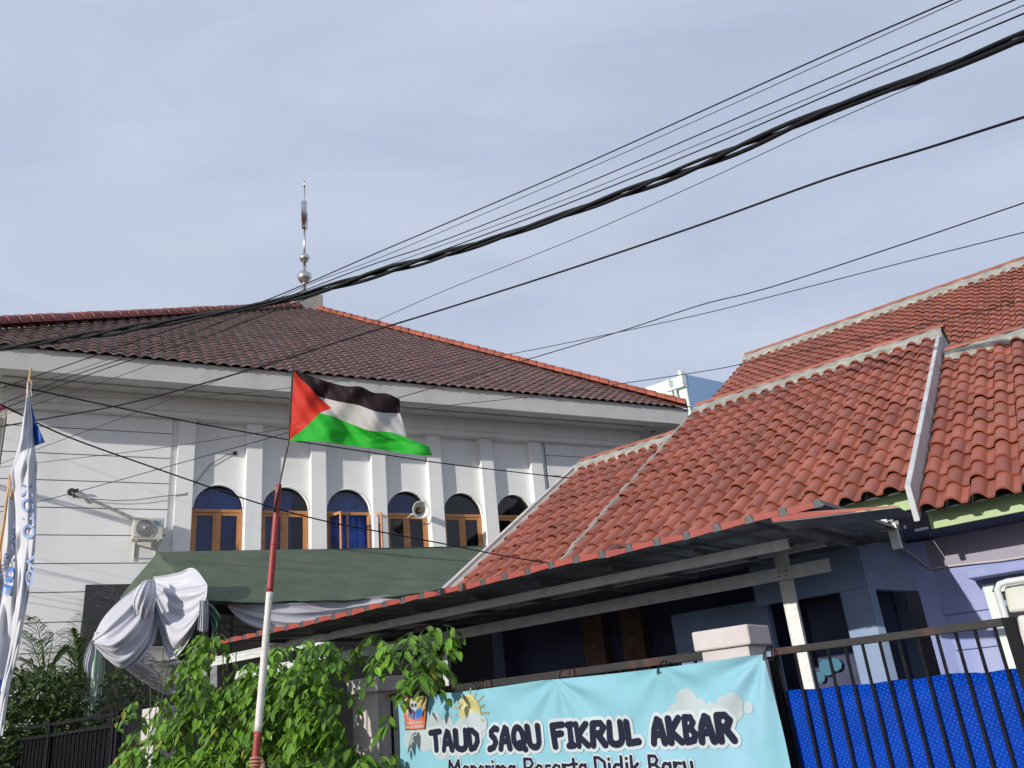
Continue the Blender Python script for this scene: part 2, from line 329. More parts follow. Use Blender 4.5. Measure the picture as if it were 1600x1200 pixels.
# recessed bays with arched openings
ZS, RA = 7.42, .635
for i in range(6):
    a0 = U1+BAY*i; a1 = U1+BAY*(i+1)-.42; uc = (a0+a1)/2
    b = MB(); xs = [a0] + [uc-RA*math.cos(t) for t in np.linspace(0, math.pi, 29)] + [a1]
    def az(x): return ZS + math.sqrt(max(0, RA*RA-(x-uc)**2)) if abs(x-uc) < RA-1e-9 else ZS
    top = [Q(x, RD, ZF) for x in xs]; lo = [Q(x, RD, az(x)) for x in xs]
    b.grid([top, lo])
    b.grid([[Q(x, RD, az(x)) for x in xs[1:-1]], [Q(x, RD+.16, az(x)) for x in xs[1:-1]]])
    for xa, xb, xi in ((a0, uc-RA, uc-RA), (uc+RA, a1, uc+RA)):
        b.quad(Q(xa, RD, 5.7), Q(xb, RD, 5.7), Q(xb, RD, ZS), Q(xa, RD, ZS))
        b.quad(Q(xi, RD, 5.7), Q(xi, RD+.16, 5.7), Q(xi, RD+.16, ZS), Q(xi, RD, ZS))
    b.box(Q, a0, a1, RD-.05, .5, 0, 5.7)
    b.build('bay_wall', m_white, mosque)
    rim = MB(); rim.tube([Q(uc-(RA-.012)*math.cos(t), RD-.004, ZS+(RA-.012)*math.sin(t)) for t in np.linspace(0, math.pi, 33)], .022, 6)
    rim.build('arch_rim', m_white, mosque, smooth=True)
    # window
    fo = RD+.08; fr = MB()
    u0, u1 = uc-RA+.004, uc+RA-.004
    fr.box(Q, u0, u1, fo, fo+.08, ZS-.09, ZS-.005)      # transom
    fr.box(Q, u0, u0+.07, fo, fo+.08, 5.7, ZS-.09); fr.box(Q, u1-.07, u1, fo, fo+.08, 5.7, ZS-.09)
    opened = (i == 2)
    if not opened: fr.box(Q, uc-.035, uc+.035, fo+.012, fo+.08, 5.7, ZS-.09)
    else: fr.box(Q, uc-.03, uc+.02, fo+.012, fo+.08, 5.7, ZS-.09)
    wn = fr.build('window', m_wood, mosque, bevel=.006)
    gl = MB(); pts = [Q(uc-(RA-.002)*math.cos(t), fo+.05, ZS+(RA-.002)*math.sin(t)) for t in np.linspace(0, math.pi, 25)]
    gl.poly(pts); gl.build('fanlight', m_glass, wn)
    for sgn in (-1, 1):
        h0 = u0+.07 if sgn < 0 else u1-.07; h1 = uc-.035 if sgn < 0 else uc+.035
        wd = abs(h1-h0)
        ang = 0
        if opened: ang = math.radians(62) if sgn < 0 else math.radians(122)
        if i == 3 and sgn > 0: ang = 0
        dx = (math.cos(ang) if sgn < 0 else -math.cos(ang)); dy = -math.sin(ang)
        def Lf(a, b, z, h0=h0, dx=dx, dy=dy, fo=fo):   # leaf frame: a along leaf, b thickness
            return Q(h0+dx*a - dy*b*(1 if dx > 0 else 1), fo+.02+dy*a + dx*b*(1 if dx > 0 else -1), z)
        lf = MB(); z1 = ZS-.095
        for q in ((0, .065, 5.72, z1), (wd-.065, wd, 5.72, z1), (.065, wd-.065, z1-.075, z1), (.065, wd-.065, 5.72, 5.8)):
            lf.box(Lf, q[0], q[1], 0, .035, q[2], q[3])
        lo_ = lf.build('casement', m_wood, wn, bevel=.004)
        pn = MB(); pn.quad(Lf(.06, .018, 5.76), Lf(wd-.06, .018, 5.76), Lf(wd-.06, .018, z1-.06), Lf(.06, .018, z1-.06)); pn.build('pane', m_glass, wn)
    cu = MB(); G = []
    full = i < 3
    for zz in np.linspace(5.6, 8.0, 14):
        row = []
        for x in np.linspace(u0-.1, u1+.1, 40):
            row.append(Q(x, fo+.22+.03*math.sin(x*38+zz*.8)+.02*math.sin(x*17+i), zz if zz > 5.7 else zz))
        G.append(row)
    if full:
        cu.grid(G if i != 1 else [row[:27] for row in G])
        cu.build('curtain', m_curt, wn, smooth=True)
    elif i == 4:
        cu.grid([row[28:] for row in G]); cu.build('curtain', m_curtdark, wn, smooth=True)
    elif i == 3:
        cu.grid([r for r in G if 1][9:]); cu.build('curtain', m_curt, wn, smooth=True)
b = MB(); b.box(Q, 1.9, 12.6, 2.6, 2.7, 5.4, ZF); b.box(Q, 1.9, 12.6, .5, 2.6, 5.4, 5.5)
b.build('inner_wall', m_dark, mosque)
# frieze, soffit, fascia
OV = 1.4; ZT = 10.36; ZFB = 10.17; ZFT = 10.69
f = MB()
f.box(Q, UL-.15, UR+.12, -.16, .5, ZF-.12, ZF+.02)
f.box(Q, UL-.15, UR+.12, -.2, .5, ZF+.02, ZT); f.box(Q, UR-.2, UR+.12, .5, 19.9, ZF-.12, ZT)
f.build('frieze', m_white, mosque, bevel=.01)
EL_, ER_ = -4.1, 17.5
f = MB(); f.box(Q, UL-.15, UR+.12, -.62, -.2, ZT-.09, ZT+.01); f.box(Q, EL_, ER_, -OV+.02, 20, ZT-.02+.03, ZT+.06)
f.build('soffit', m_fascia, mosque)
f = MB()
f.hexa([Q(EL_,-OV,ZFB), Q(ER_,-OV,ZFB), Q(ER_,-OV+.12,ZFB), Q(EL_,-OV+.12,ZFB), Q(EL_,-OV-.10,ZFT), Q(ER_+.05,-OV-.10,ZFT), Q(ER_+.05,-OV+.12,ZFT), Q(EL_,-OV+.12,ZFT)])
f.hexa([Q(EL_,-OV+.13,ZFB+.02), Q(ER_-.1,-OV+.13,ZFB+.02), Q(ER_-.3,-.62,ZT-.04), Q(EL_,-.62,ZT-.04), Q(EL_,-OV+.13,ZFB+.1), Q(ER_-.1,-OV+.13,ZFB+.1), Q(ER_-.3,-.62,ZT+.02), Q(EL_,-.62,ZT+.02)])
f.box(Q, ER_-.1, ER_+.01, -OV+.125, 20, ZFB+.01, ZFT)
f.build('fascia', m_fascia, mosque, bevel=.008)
lampm = MB(); lampm.lathe([(0,0),(.09,0),(.09,.03),(0,.03)], Q(16.75,-.45,ZFB+.05), (0,0,-1), 14); lampm.build('soffit_lamp', m_grille, mosque)
# roof
PE = Q(17.42, -1.6, 10.68); AP = Q(7.19, 8.585, 18.18); PL = Q(-4.0, -1.6, 10.68)
pitch = (18.18-10.68)/(8.585+1.6)
ds = nM*math.cos(math.atan(pitch)) + np.array([0,0,1])*math.sin(math.atan(pitch)); nr = np.cross(dM, ds); nr = nr if nr[2] > 0 else -nr
slope_len = (8.585+1.6)/math.cos(math.atan(pitch))
def clipM(u, s):
    f_ = s/slope_len
    return (-4.0 + f_*(7.19+4.0)) - .25 < u < (17.42 + f_*(7.19-17.42)) + .25 and f_ < 1.01
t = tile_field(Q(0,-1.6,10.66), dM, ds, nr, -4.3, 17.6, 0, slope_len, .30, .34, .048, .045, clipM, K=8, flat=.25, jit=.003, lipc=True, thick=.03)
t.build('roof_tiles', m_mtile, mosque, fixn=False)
rb = MB(); dn = np.array([0,0,-.06]); inn = nM*.12+upv*.09 if 'upv' in globals() else nM*.12+np.array([0,0,.09])
rb.poly([PE+dn+inn, AP+dn, PL+dn+inn]); rb.poly([PE+dn, Q(17.42, 19.6, 10.6), AP+dn]); rb.poly([Q(17.42,19.6,10.6), Q(-4,19.6,10.6), AP+dn]); rb.poly([Q(-4,19.6,10.6), PL+dn, AP+dn])
rb.build('roof_deck', m_mcapdark, mosque)
upv = np.array([0,0,1.])
def sidev(p0, p1):
    d = p1-p0; s_ = np.cross(d, upv); return s_/np.linalg.norm(s_)
cap_row(PE+upv*.12, AP-upv*.0, upv, sidev(PE, AP), .27, .34).build('hip_ridge', m_mcap, mosque, fixn=False, smooth=False)
cap_row(PL+upv*.16, AP-upv*.0, upv, sidev(PL, AP), .30, .34).build('hip_ridge', m_mcapdark, mosque, fixn=False)
fin = thing('x','x','x',(0,0,0)); bpy.data.objects.remove(fin)
A0 = AP
fb = MB()
def FQ(a, b_, z): return A0 + dM*a + nM*b_ + np.array([0,0,z])
fb.hexa([FQ(-.78,-.62,-.6), FQ(.55,-.62,-.6), FQ(.55,.6,-.6), FQ(-.78,.6,-.6), FQ(-.42,-.62,.30), FQ(.55,-.62,.30), FQ(.55,.6,.30), FQ(-.42,.6,.30)])
fb.box(FQ, -.28, .12, -.25, .25, .30, .62)
fbo = fb.build('finial_plinth', m_greyconc, mosque, bevel=.01)
fn = MB(); ft = A0 + dM*(-.06)
k = 1/52.  # about 52 px per metre at the roof top
_fn = np.array([ft[0], ft[1], 0.])/math.hypot(ft[0], ft[1])
def H(px): return float(hit(476, px, ft, _fn)[2]-ft[2])
fn.tube([ft+upv*.5, ft+upv*H(405)], .07, 10); fn.tube([ft+upv*H(405), ft+upv*H(345)], .045, 8); fn.tube([ft+upv*H(345), ft+upv*H(285)], [.028, .024], 6)
fn.tube([ft+upv*(H(292)), ft+upv*H(280)], [.045,.002], 6)
def sph(c, r, hgt=None):
    fn.lathe([(r*math.sin(a), -r*math.cos(a)*(.93)) for a in np.linspace(0.01, math.pi-.01, 15)], c, upv, 18)
sph(ft+upv*H(433), .30); sph(ft+upv*H(403), .215)
# crescent seen nearly edge on: flat moon ring with thickness
cc = ft+upv*H(336); vd = _fn*.998+np.cross(_fn, upv)*.045; vd /= np.linalg.norm(vd); vs = np.cross(vd, upv)
G = []
for a in np.linspace(-2.35, 2.35, 33):
    wd = .03+.20*math.cos(a/2.35*math.pi/2)**.8
    for_ = []
    for rr, th in ((.62, -.11), (.62, .11), (.62-wd, .11), (.62-wd, -.11), (.62, -.11)):
        for_.append(cc + vd*(rr*math.sin(a)) + upv*(-rr*math.cos(a)) + vs*th)
    G.append(for_)
fn.grid(G)
fn.build('finial', m_stainless, mosque, smooth=True)
# annex on the far left
w = MB(); w.box(Q, -9, -2.02, .05, 10, 0, 9.6); w.box(Q, -9, -2.25, -.03, .05, 0, 9.55)
tag(w.build('annex', m_cream, bevel=.02), 'cream rendered annex wall at the left edge beside the white mosque', 'building')
# ground floor: wall darkened for tent shade, then black marble cladding
w = MB(); w.box(Q, 3.3, 14, -.31, -.05, 0, 5.40); w.build('porch_wall', m_dark, mosque)  # near-black colour carries the shade under the tent
w = MB(); w.box(Q, .04, 3.3, -.32, -.05, 0, 5.43)
w.build('marble_cladding', m_marble, mosque, bevel=.01)

# air conditioner
ac = thing('air_conditioner', 'beige outdoor air conditioner unit on brackets on the white mosque wall', 'air conditioner', Q(1.27,-.35,6.2))
b = MB(); b.box(Q, .93, 1.62, -.40, -.10, 6.46, 7.0); b.build('body', m_beige, ac, bevel=.02)
b = MB(); b.box(Q, .97, 1.40, -.418, -.401, 6.52, 6.96); b.build('grille_frame', m_beige, ac, bevel=.008)
b = MB(); b.lathe([(0,0),(.195,0),(.195,.02),(0,.021)], Q(1.185,-.420,6.74), -nM, 28); b.build('fan_opening', m_grille, ac)
b = MB()
for rr in (.05,.08,.11,.14,.17,.19): b.tube([Q(1.185+rr*math.cos(x), -.445, 6.74+rr*math.sin(x)) for x in np.linspace(0, 2*math.pi, 29)], .0035, 4, False)
for x in np.linspace(0, 2*math.pi, 25)[:-1]: b.tube([Q(1.185+.03*math.cos(x), -.448, 6.74+.03*math.sin(x)), Q(1.185+.2*math.cos(x+.3), -.445, 6.74+.2*math.sin(x+.3))], .003, 4, False)
b.lathe([(0,.01),(.035,.01),(.035,0)], Q(1.185,-.45,6.74), -nM, 12)
b.build('fan_guard', m_steel, ac)
b = MB(); b.poly([Q(1.44,-.403,6.82), Q(1.52,-.403,6.93), Q(1.58,-.403,6.93), Q(1.50,-.403,6.82)]); b.build('emblem', m_logo, ac)
b = MB(); b.poly([Q(1.42,-.4035,6.90), Q(1.50,-.4035,6.93), Q(1.45,-.4035,6.86)]); b.build('emblem', m_grille, ac)
for x in (1.02, 1.5):
    b = MB(); b.box(Q, x, x+.035, -.42, .05, 6.42, 6.455); b.hexa([Q(x,.0,6.12), Q(x+.035,.0,6.12), Q(x+.035,.05,6.12), Q(x,.05,6.12), Q(x,-.34,6.42), Q(x+.035,-.34,6.42), Q(x+.035,-.30,6.42), Q(x,-.30,6.42)])
    b.box(Q, x, x+.035, .03, .058, 6.05, 6.42); b.build('bracket', m_beige, ac)
b = MB(); pp = [uoz(atM(*q, -.03)) for q in ((112,770),(130,776),(160,789),(185,800),(207,812),(222,816))]
path = [Q(x, -.03, z) for x, _, z in pp]
tag(MB().tube(path, [.028,.036,.03,.036,.03,.026], 8).build('pipe', m_foam, smooth=True), 'grey insulated pipe running down the mosque wall to the air conditioner', 'pipe')
b = MB(); c0 = atM(112,768,-.02); b.lathe([(.10,.0),(.085,.035),(.04,.05),(0,.05)], c0+nM*.04, -nM, 9); b.tube([c0+dM*.03, c0+upv*-.16-nM*.05+dM*.06], .022, 6); b.tube([c0, c0+upv*.04-nM*.05+dM*.14], .03, 6)
tag(b.build('wall_hole', m_dark), 'ragged dark pipe hole in the panelled mosque wall above the pipe', 'wall hole')
c0 = atM(367,709,.19); b = MB(); b.lathe([(0,.03),(.05,.05),(.06,0),(0,-.01)], c0-nM*.03, -nM, 10)
tag(b.build('wall_hole', m_dark), 'small dark cable hole above the leftmost arched window', 'wall hole')

# horn loudspeaker
hs = thing('horn_loudspeaker', 'white horn loudspeaker mounted beside the fourth arched window', 'loudspeaker', Q(8.1,-.1,7.3))
hc = atM(657,797,-.55); hax = CAM - hc; hax[2] = -2.6; hax /= np.linalg.norm(hax); hax = hax + dM*.30; hax /= np.linalg.norm(hax)
b = MB(); b.lathe([(.235,.30),(.225,.285),(.17,.18),(.11,.08),(.075,-.02),(.07,-.1),(.0,-.11)], hc-hax*.22, hax, 28); b.lathe([(.235,.30),(.25,.305),(.255,.29),(.235,.28),(.18,.17),(.12,.07),(.09,-.03),(.09,-.14),(0,-.15)], hc-hax*.22, hax, 28)
b.build('horn', m_horn, hs, smooth=True, fixn=False)
b = MB(); b.lathe([(0,.17),(.03,.165),(.045,.13),(.06,.02),(.06,-.08)], hc-hax*.22, hax, 16); b.build('throat', m_brass, hs, smooth=True)
b = MB(); b.tube([hc-hax*.3, Q(8.12,-.1,7.28), Q(8.12,.3,7.26)], .022, 8); b.build('bracket', m_steel, hs)

# ------------------------------------------------------------------ tower building behind
tb = thing('tower_block', 'pale blue and white multi storey building with a roof corner bracket behind the roofs', 'building', atD(1075,640,42)*[1,1,0])
c0 = atD(1070,585,42); d1 = hit(990,612,c0,upv)-c0; d1 /= np.linalg.norm(d1); d2 = hit(1150,602,c0,upv)-c0; d2 /= np.linalg.norm(d2)
c1 = c0*[1,1,0]; zt = c0[2]
def T(a, b_, z): return c1 + d1*a + d2*b_ + np.array([0,0,z])
b = MB(); b.quad(T(0,0,0), T(14,0,0), T(14,0,zt), T(0,0,zt)); b.quad(T(14,0,0), T(14,11,0), T(14,11,zt), T(14,0,zt)); b.quad(T(0,0,zt), T(14,0,zt), T(14,11,zt), T(0,11,zt))
b.quad(T(14,11,0), T(0,11,0), T(0,11,zt), T(14,11,zt))
b.build('wall', m_twhite, tb)
b = MB(); b.quad(T(-.02,0,0), T(-.02,11,0), T(-.02,11,zt), T(-.02,0,zt)); b.build('blue_wall', m_tblue, tb)
b = MB(); b.box(T, -.02, .42, -.12, .0, 0, zt-.01); b.box(T, -.05, .95, -.35, .0, zt-.75, zt-.6); b.box(T, .72, .95, -.35, -.0, zt-.6, zt-.1); b.box(T, -.05, .12, -.35, .0, zt-.6, zt+.18); b.build('corner_bracket', m_twhite, tb, bevel=.03)
b = MB(); b.tube([T(.55,-.2,0), T(.55,-.2,zt-.76)], .08, 8); b.tube([T(.78,-.2,0), T(.78,-.2,zt-.76)], .07, 8); b.build('downpipe', m_twhite, tb)
b = MB(); b.tube([T(-.06,.9,zt-2.6), T(-.06,6.0,zt-2.6)], .07, 6); b.tube([T(-.06,.9,zt-2.6), T(-.06,.9,2)], .05, 6); b.build('conduit', m_wire2, tb)

# ------------------------------------------------------------------ HOUSE
house = thing('house', 'single storey house with orange terracotta tile roofs and periwinkle walls', 'house', P(-4, 12, 0))
m_ = .65; ang = math.atan(m_); dsH = nI*math.cos(ang)+upv*math.sin(ang); nrH = -nI*math.sin(ang)+upv*math.cos(ang)
PU, PS = .2125, .392
def roofpart(a0, a1, b0, z0, bt, name='roof_tiles', mt=m_rtile):
    s1 = (bt-b0)/math.cos(ang)
    t_ = tile_field(P(0,b0,z0), eR, dsH, nrH, a0, a1, 0, s1, PU*(round((a1-a0)/PU) and (a1-a0)/PU/round((a1-a0)/PU)), s1/round(s1/PS), .062, .036, lambda u, s: True, thick=.02, jit=.005, K=10, flat=.36, latj=.003)
    return t_.build(name, mt, house, fixn=False)
ZL = 3.04; ZMid = 3.26
def zr(b, z0, b0=8.42): return z0+m_*(b-b0)
BL, BM = 12.75, 13.3
roofpart(-1.74, 1.9, 8.42, ZL, BL); roofpart(-7.99, -5.85, 8.42, ZL+.03, BL); roofpart(-5.85, -1.8, 8.42, ZMid, BM)
b = MB()
for a0, a1, z0, bt in ((-1.74,1.9,ZL,BL),(-8.1,-5.8,ZL+.03,BL),(-5.85,-1.75,ZMid,BM)):
    zt_ = zr(bt, z0)
    b.quad(P(a0,8.5,zr(8.5,z0)-.04), P(a1,8.5,zr(8.5,z0)-.04), P(a1,bt,zt_-.04), P(a0,bt,zt_-.04))
    b.quad(P(a0,bt,zt_-.04), P(a1,bt,zt_-.04), P(a1,bt+5.5,zt_-.04-5.5*m_), P(a0,bt+5.5,zt_-.04-5.5*m_))
b.build('roof_deck', m_under, house)
# ridges: mortar bed and cap tiles
def ridge(a0, a1, bt, z0):
    zt_ = zr(bt, z0)
    b = MB(); n = 60; rows = []
    for (db, dz) in ((-.31, -.165), (-.28, -.06), (-.14, .05), (-.02, .08), (.12, .05), (.25, -.1)):
        row = []
        for a in np.linspace(a0, a1, n):
            jz = .008*math.sin(a*23)+.006*math.sin(a*9+db*7); jb = .012*math.sin(a*29.6+1) if db < -.25 else 0
            row.append(P(a, bt+db+jb, zt_+dz+jz))
        rows.append(row)
    b.grid(rows); b.build('ridge_mortar', m_mortar, house, smooth=True)
    c = cap_row(P(a0, bt, zt_+.10), P(a1, bt, zt_+.10), upv, nI, .07, .33); c.build('ridge_cap', m_rtile, house, fixn=False)
ridge(-5.87, -1.72, BM, ZMid); ridge(-8.1, -5.85, BL, ZL+.03); ridge(-1.7, 1.9, BL, ZL)
# mortar joint between left and middle roofs
b = MB(); b.tube([P(-5.85+.01*math.sin(x*9), x, zr(x, ZMid)+.075+.01*math.sin(x*13)) for x in np.linspace(8.42, BM, 60)], .032, 6); b.hexa([P(-5.89,8.42,ZL-.05), P(-5.85,8.42,ZL-.05), P(-5.85,BM,zr(BM,ZL)-.05), P(-5.89,BM,zr(BM,ZL)-.05), P(-5.89,8.42,ZMid+.02), P(-5.85,8.42,ZMid+.02), P(-5.85,BM,zr(BM,ZMid)+.02), P(-5.89,BM,zr(BM,ZMid)+.02)])
b.build('verge_mortar', m_mortar, house)
# left verge band
def slab(a0, a1, b0, b1, z0, dz0, dz1, mt, name):
    b = MB(); b.hexa([P(a0,b0,zr(b0,z0)+dz0), P(a1,b0,zr(b0,z0)+dz0), P(a1,b1,zr(b1,z0)+dz0), P(a0,b1,zr(b1,z0)+dz0), P(a0,b0,zr(b0,z0)+dz1), P(a1,b0,zr(b0,z0)+dz1), P(a1,b1,zr(b1,z0)+dz1), P(a0,b1,zr(b1,z0)+dz1)])
    return b.build(name, mt, house, bevel=.008)
slab(-8.22, -7.98, 8.36, BL, ZL, -.12, .05, m_greyconc, 'verge_band')
slab(-8.30, -8.223, 8.34, BL, ZL, -.16, .10, m_pinkw, 'verge_kerb')
# right verge board of the raised roof
slab(-1.80, -1.745, 8.38, BM-.1, ZMid, -.27, .07, m_verge, 'verge_board')
b = MB(); b.hexa([P(-1.80,BM-.12,zr(BM-.1,ZMid)-.27), P(-1.74,BM-.12,zr(BM-.1,ZMid)-.27), P(-1.74,BM+.75,zr(BM-.1,ZMid)-.72), P(-1.80,BM+.75,zr(BM-.1,ZMid)-.72), P(-1.80,BM-.12,zr(BM,ZMid)+.05), P(-1.74,BM-.12,zr(BM,ZMid)+.05), P(-1.74,BM+.75,zr(BM,ZMid)-.4), P(-1.80,BM+.75,zr(BM,ZMid)-.4)]); b.build('verge_board', m_verge, house)
# fascias
b = MB(); b.box(P, -1.74, 1.9, 8.73, 8.76, 2.925, ZL+.15); b.build('fascia', m_green, house)
b = MB(); b.box(P, -5.85, -1.81, 8.66, 8.69, 3.135, ZMid+.09); b.build('fascia', m_green, house)
b = MB(); b.box(P, -1.9, 1.9, 8.765, 9.45, 2.935, 2.96); b.build('eave_soffit', m_navy, house)
b = MB(); b.box(P, -8.1, -1.92, 8.56, 10.0, 2.95, 2.98); b.build('porch_ceiling', m_navy, house)  # navy so it stays dark: shade under the canopy put into colour
# gables and body
BP = 9.45
b = MB(); b.box(P, -8.0, -3.2, 9.9, 10.1, 0, 3.3); b.box(P, -8.0, -7.8, 9.6, 16, 0, 3.2); b.build('wall', m_navy, house)
pw = abz(atH(1456, 890, BP))
b = MB(); b.box(P, pw[0], 3.0, BP, BP+.2, 0, 2.62); b.box(P, 1.6, 1.8, BP+.2, 18, 0, 3.3)
ho = MB().box(P, pw[0], 3.0, BP-.002, BP+.2, 2.62, 2.93); b.build('wall', m_purple, house); ho.build('wall', m_lilac, house)
b = MB(); b.box(P, -8, 1.6, 18.0, 18.2, 0, 3.3); b.build('wall', m_navy, house)
# blue-grey porch block
BB = 8.9
ca, _, cz = abz(atH(1338, 848, BB)); oa, _, oz = abz(atH(1311, 925, BB)); la = abz(atH(1180, 940, BB))[0]
b = MB(); b.box(P, la, ca, BB, BB+.12, oz, cz); b.box(P, oa, ca, BB, BB+.12, 0, oz); b.box(P, la-1.2, la, BB+.3, BB+.42, 0, 2.6)
b.build('porch_wall', m_bluegrey, house, bevel=.01)
S0 = P(ca, BB, 0); S1 = atH(1430, 905, 9.36)*[1,1,0]; dS = (S1-S0)/np.linalg.norm(S1-S0); nS = np.array([dS[1], -dS[0], 0]); LS = np.linalg.norm(S1-S0)
def S(t, n, z): return S0 + dS*t - nS*n + np.array([0,0,z])
def onS(px, py): q = hit(px, py, S0, nS); return float((q-S0) @ dS), float(q[2])
t1, zl = onS(1367, 919); t2, zl2 = onS(1428, 924)
b = MB(); b.hexa([S(.002,-.004,zl), S(LS,-.004,zl2), S(LS,.1,zl2), S(.002,.1,zl), S(.002,-.004,cz), S(LS,-.004,cz), S(LS,.1,cz), S(.002,.1,cz)])
b.box(S, .002, t1, -.004, .1, 0, zl-.001)
b.build('porch_side_wall', m_bluegrey, house)
b = MB(); C1 = P(pw[0], BP, 0)
b.quad(S1, C1, C1+upv*2.93, S1+upv*2.93); b.quad(S1+nI*1.1, S1, S1+upv*2.93, S1+nI*1.1+upv*2.93); b.build('wall', m_purple, house)
b = MB(); b.box(S, t1+.1, LS+.6, .95, 1.0, 0, 3); b.build('wall', m_bluegrey, house)
b = MB(); b.box(S, t1+.15, t1+.75, .93, .949, 0, 1.95); b.build('door', m_door, house)
b = MB(); b.box(P, -3.4, pw[0]-.5, 9.6, 9.7, 0, 2.94); b.build('wall', m_navy, house)
b = MB(); c_ = atH(1292,1043,9.55); b.lathe([(.0,.012),(.085,.012),(.09,0)], c_, -nI, 9); b.lathe([(.0,.010),(.06,.010),(.065,0)], c_-eR*.10-upv*.09, -nI, 8); b.lathe([(.0,.014),(.07,.014),(.075,0)], c_+eR*.10+upv*.02, -nI, 8)
tag(b.build('wall_decal', mat('dull_cyan_print', (.04,.16,.24), .7)), 'cyan blob shaped decal on the dark porch wall behind the gate bars', 'decal')
# window hood and window on the right
ha, _, hz = abz(atH(1512, 905, BP-.3))
b = MB(); b.box(P, ha, 2.2, BP-.32, BP-.003, hz, hz+.09); b.build('window_hood', m_purple, house, bevel=.012)
b = MB(); b.box(P, pw[0]+.01, 2.2, BP-.03, BP-.003, hz-.28, hz-.22); b.box(P, pw[0]+.01, ha+.2, BP-.03, BP-.003, hz-.62, hz-.56); b.build('wall_moulding', m_purple, house, bevel=.01)
wa = abz(atH(1540, 930, BP))[0]
b = MB(); b.box(P, wa, wa+.09, BP-.05, BP-.003, .9, hz-.05); b.box(P, wa+.09, 2.0, BP-.05, BP-.003, hz-.14, hz-.05); wf = b.build('window', m_twhite, house, bevel=.008)
b = MB(); b.quad(P(wa+.09,BP-.01,.9), P(2,BP-.01,.9), P(2,BP-.01,hz-.14), P(wa+.09,BP-.01,hz-.14)); b.build('pane', m_dark, wf)
# cable along the wall
cab = [atH(1405,857,9.2), atH(1416,860,9.2), atH(1428,868,9.3), atH(1442,880,9.38), atH(1455,888.5,9.42), atH(1478,885,9.42), atH(1520,880,9.42), atH(1560,876,9.42), atH(1600,870,9.42), atH(1700,858,9.42)]
tag(MB().tube(cab, .012, 6).build('cable', m_pinkw, smooth=True), 'pale electric cable running along the periwinkle house wall under the eave', 'cable')
# carport interior: brick piers and a light panel
b = MB()
for px in (905, 965): a_, _, _ = abz(atH(px, 960, 9.7)); b.box(P, a_, a_+.32, 9.72, 9.88, 0, 2.9)
b.build('brick_pier', m_brick, house)
# small weed on the porch block
wc = P(ca, BB, cz) + dS*.42 - nS*.0
wd_ = MB()
for k in range(9):
    an = k*2.4; tip = wc + np.array([math.cos(an), math.sin(an), 0])*.07 + upv*(.06+.05*(k % 3)); mid = (wc+tip)/2+upv*.03; sd_ = np.cross(tip-wc, upv); sd_ /= np.linalg.norm(sd_)
    wd_.poly([wc, mid+sd_*.018, tip, mid-sd_*.018], rng.random())
tag(wd_.build('weed', m_leafdark, solid=.001), 'small green weed growing on top of the blue-grey porch block', 'plant')

# upper building behind
ub = thing('tall_building', 'taller building with a terracotta tile roof rising behind the nearer house roof', 'building', P(-3, 25, 0))
BU = 22.; ul = abz(atH(1168, 570, BU)); zU = 10.62
s1 = 9.0
t = tile_field(P(0,BU,zU)-dsH*s1, eR, dsH, nrH, ul[0], ul[0]+PU*1.12*56, 0, s1, PU*1.12, .392, .065, .04, lambda u, s: True, K=8, jit=.004)
t.build('roof_tiles', m_rtile, ub, fixn=False)
b = MB(); e0 = -s1*math.cos(ang); e1 = -s1*math.sin(ang)
b.quad(P(ul[0],BU+e0,zU+e1-.05), P(6,BU+e0,zU+e1-.05), P(6,BU,zU-.05), P(ul[0],BU,zU-.05)); b.quad(P(ul[0],BU,zU-.05), P(6,BU,zU-.05), P(6,BU-e0,zU+e1-.05), P(ul[0],BU-e0,zU+e1-.05)); b.build('roof_deck', m_under, ub)
b = MB(); rows = []
for (db, dz) in ((-.34,-.16),(-.3,-.03),(-.13,.11),(0,.15),(.2,.05)):
    rows.append([P(a, BU+db, zU+dz+.01*math.sin(a*11)) for a in np.linspace(ul[0], 6, 80)])
b.grid(rows); b.build('ridge_mortar', m_mortar, ub, smooth=True)
cap_row(P(ul[0],BU,zU+.16), P(6,BU,zU+.16), upv, nI, .09, .36).build('ridge_cap', m_rtile, ub, fixn=False)
b = MB(); b.box(P, ul[0]+.5, 5.5, BU+e0+1, BU-e0-1, 0, zU+e1+.3); b.build('wall', m_lilac, ub)

# ------------------------------------------------------------------ carport canopy
can = thing('carport_canopy', 'red edged sheet metal carport canopy on grey steel beams along the house front', 'canopy', P(-5, 6.5, 0))
CB = 6.3; CL = np.array(abz(atH(345, 1007, CB))); CR = np.array(abz(atH(1290, 790, CB))); CL[2] = 2.85; CR[2] = 2.875; CR[0] = -1.93
def cp(t_, b_, dz=0):
    a = CL[0]+(CR[0]-CL[0])*t_; zf = CL[2]+(CR[2]-CL[2])*t_ + .006*math.sin(t_*21)+.004*math.sin(t_*57)
    zb = 2.90; f_ = (b_-CB)/(8.45-CB); return P(a, b_, zf+(zb+.02-zf)*f_+dz)
nr_ = 28; Lc = CR[0]-CL[0]
sh = MB(); G0 = []; ts = []
for i in range(nr_):
    t0 = i/nr_
    for f_, h_ in ((0,0),(.72,0),(.80,.045),(.90,.045),(.98,0)): ts.append((t0+f_/nr_, h_))
ts.append((1, 0))
sh.grid([[cp(t_, b_, h_) for t_, h_ in ts] for b_ in (CB, 6.8, 7.4, 7.9, 8.44)])
sh.build('roof_sheet', m_under, can, fixn=False, solid=.004)
ed = MB()
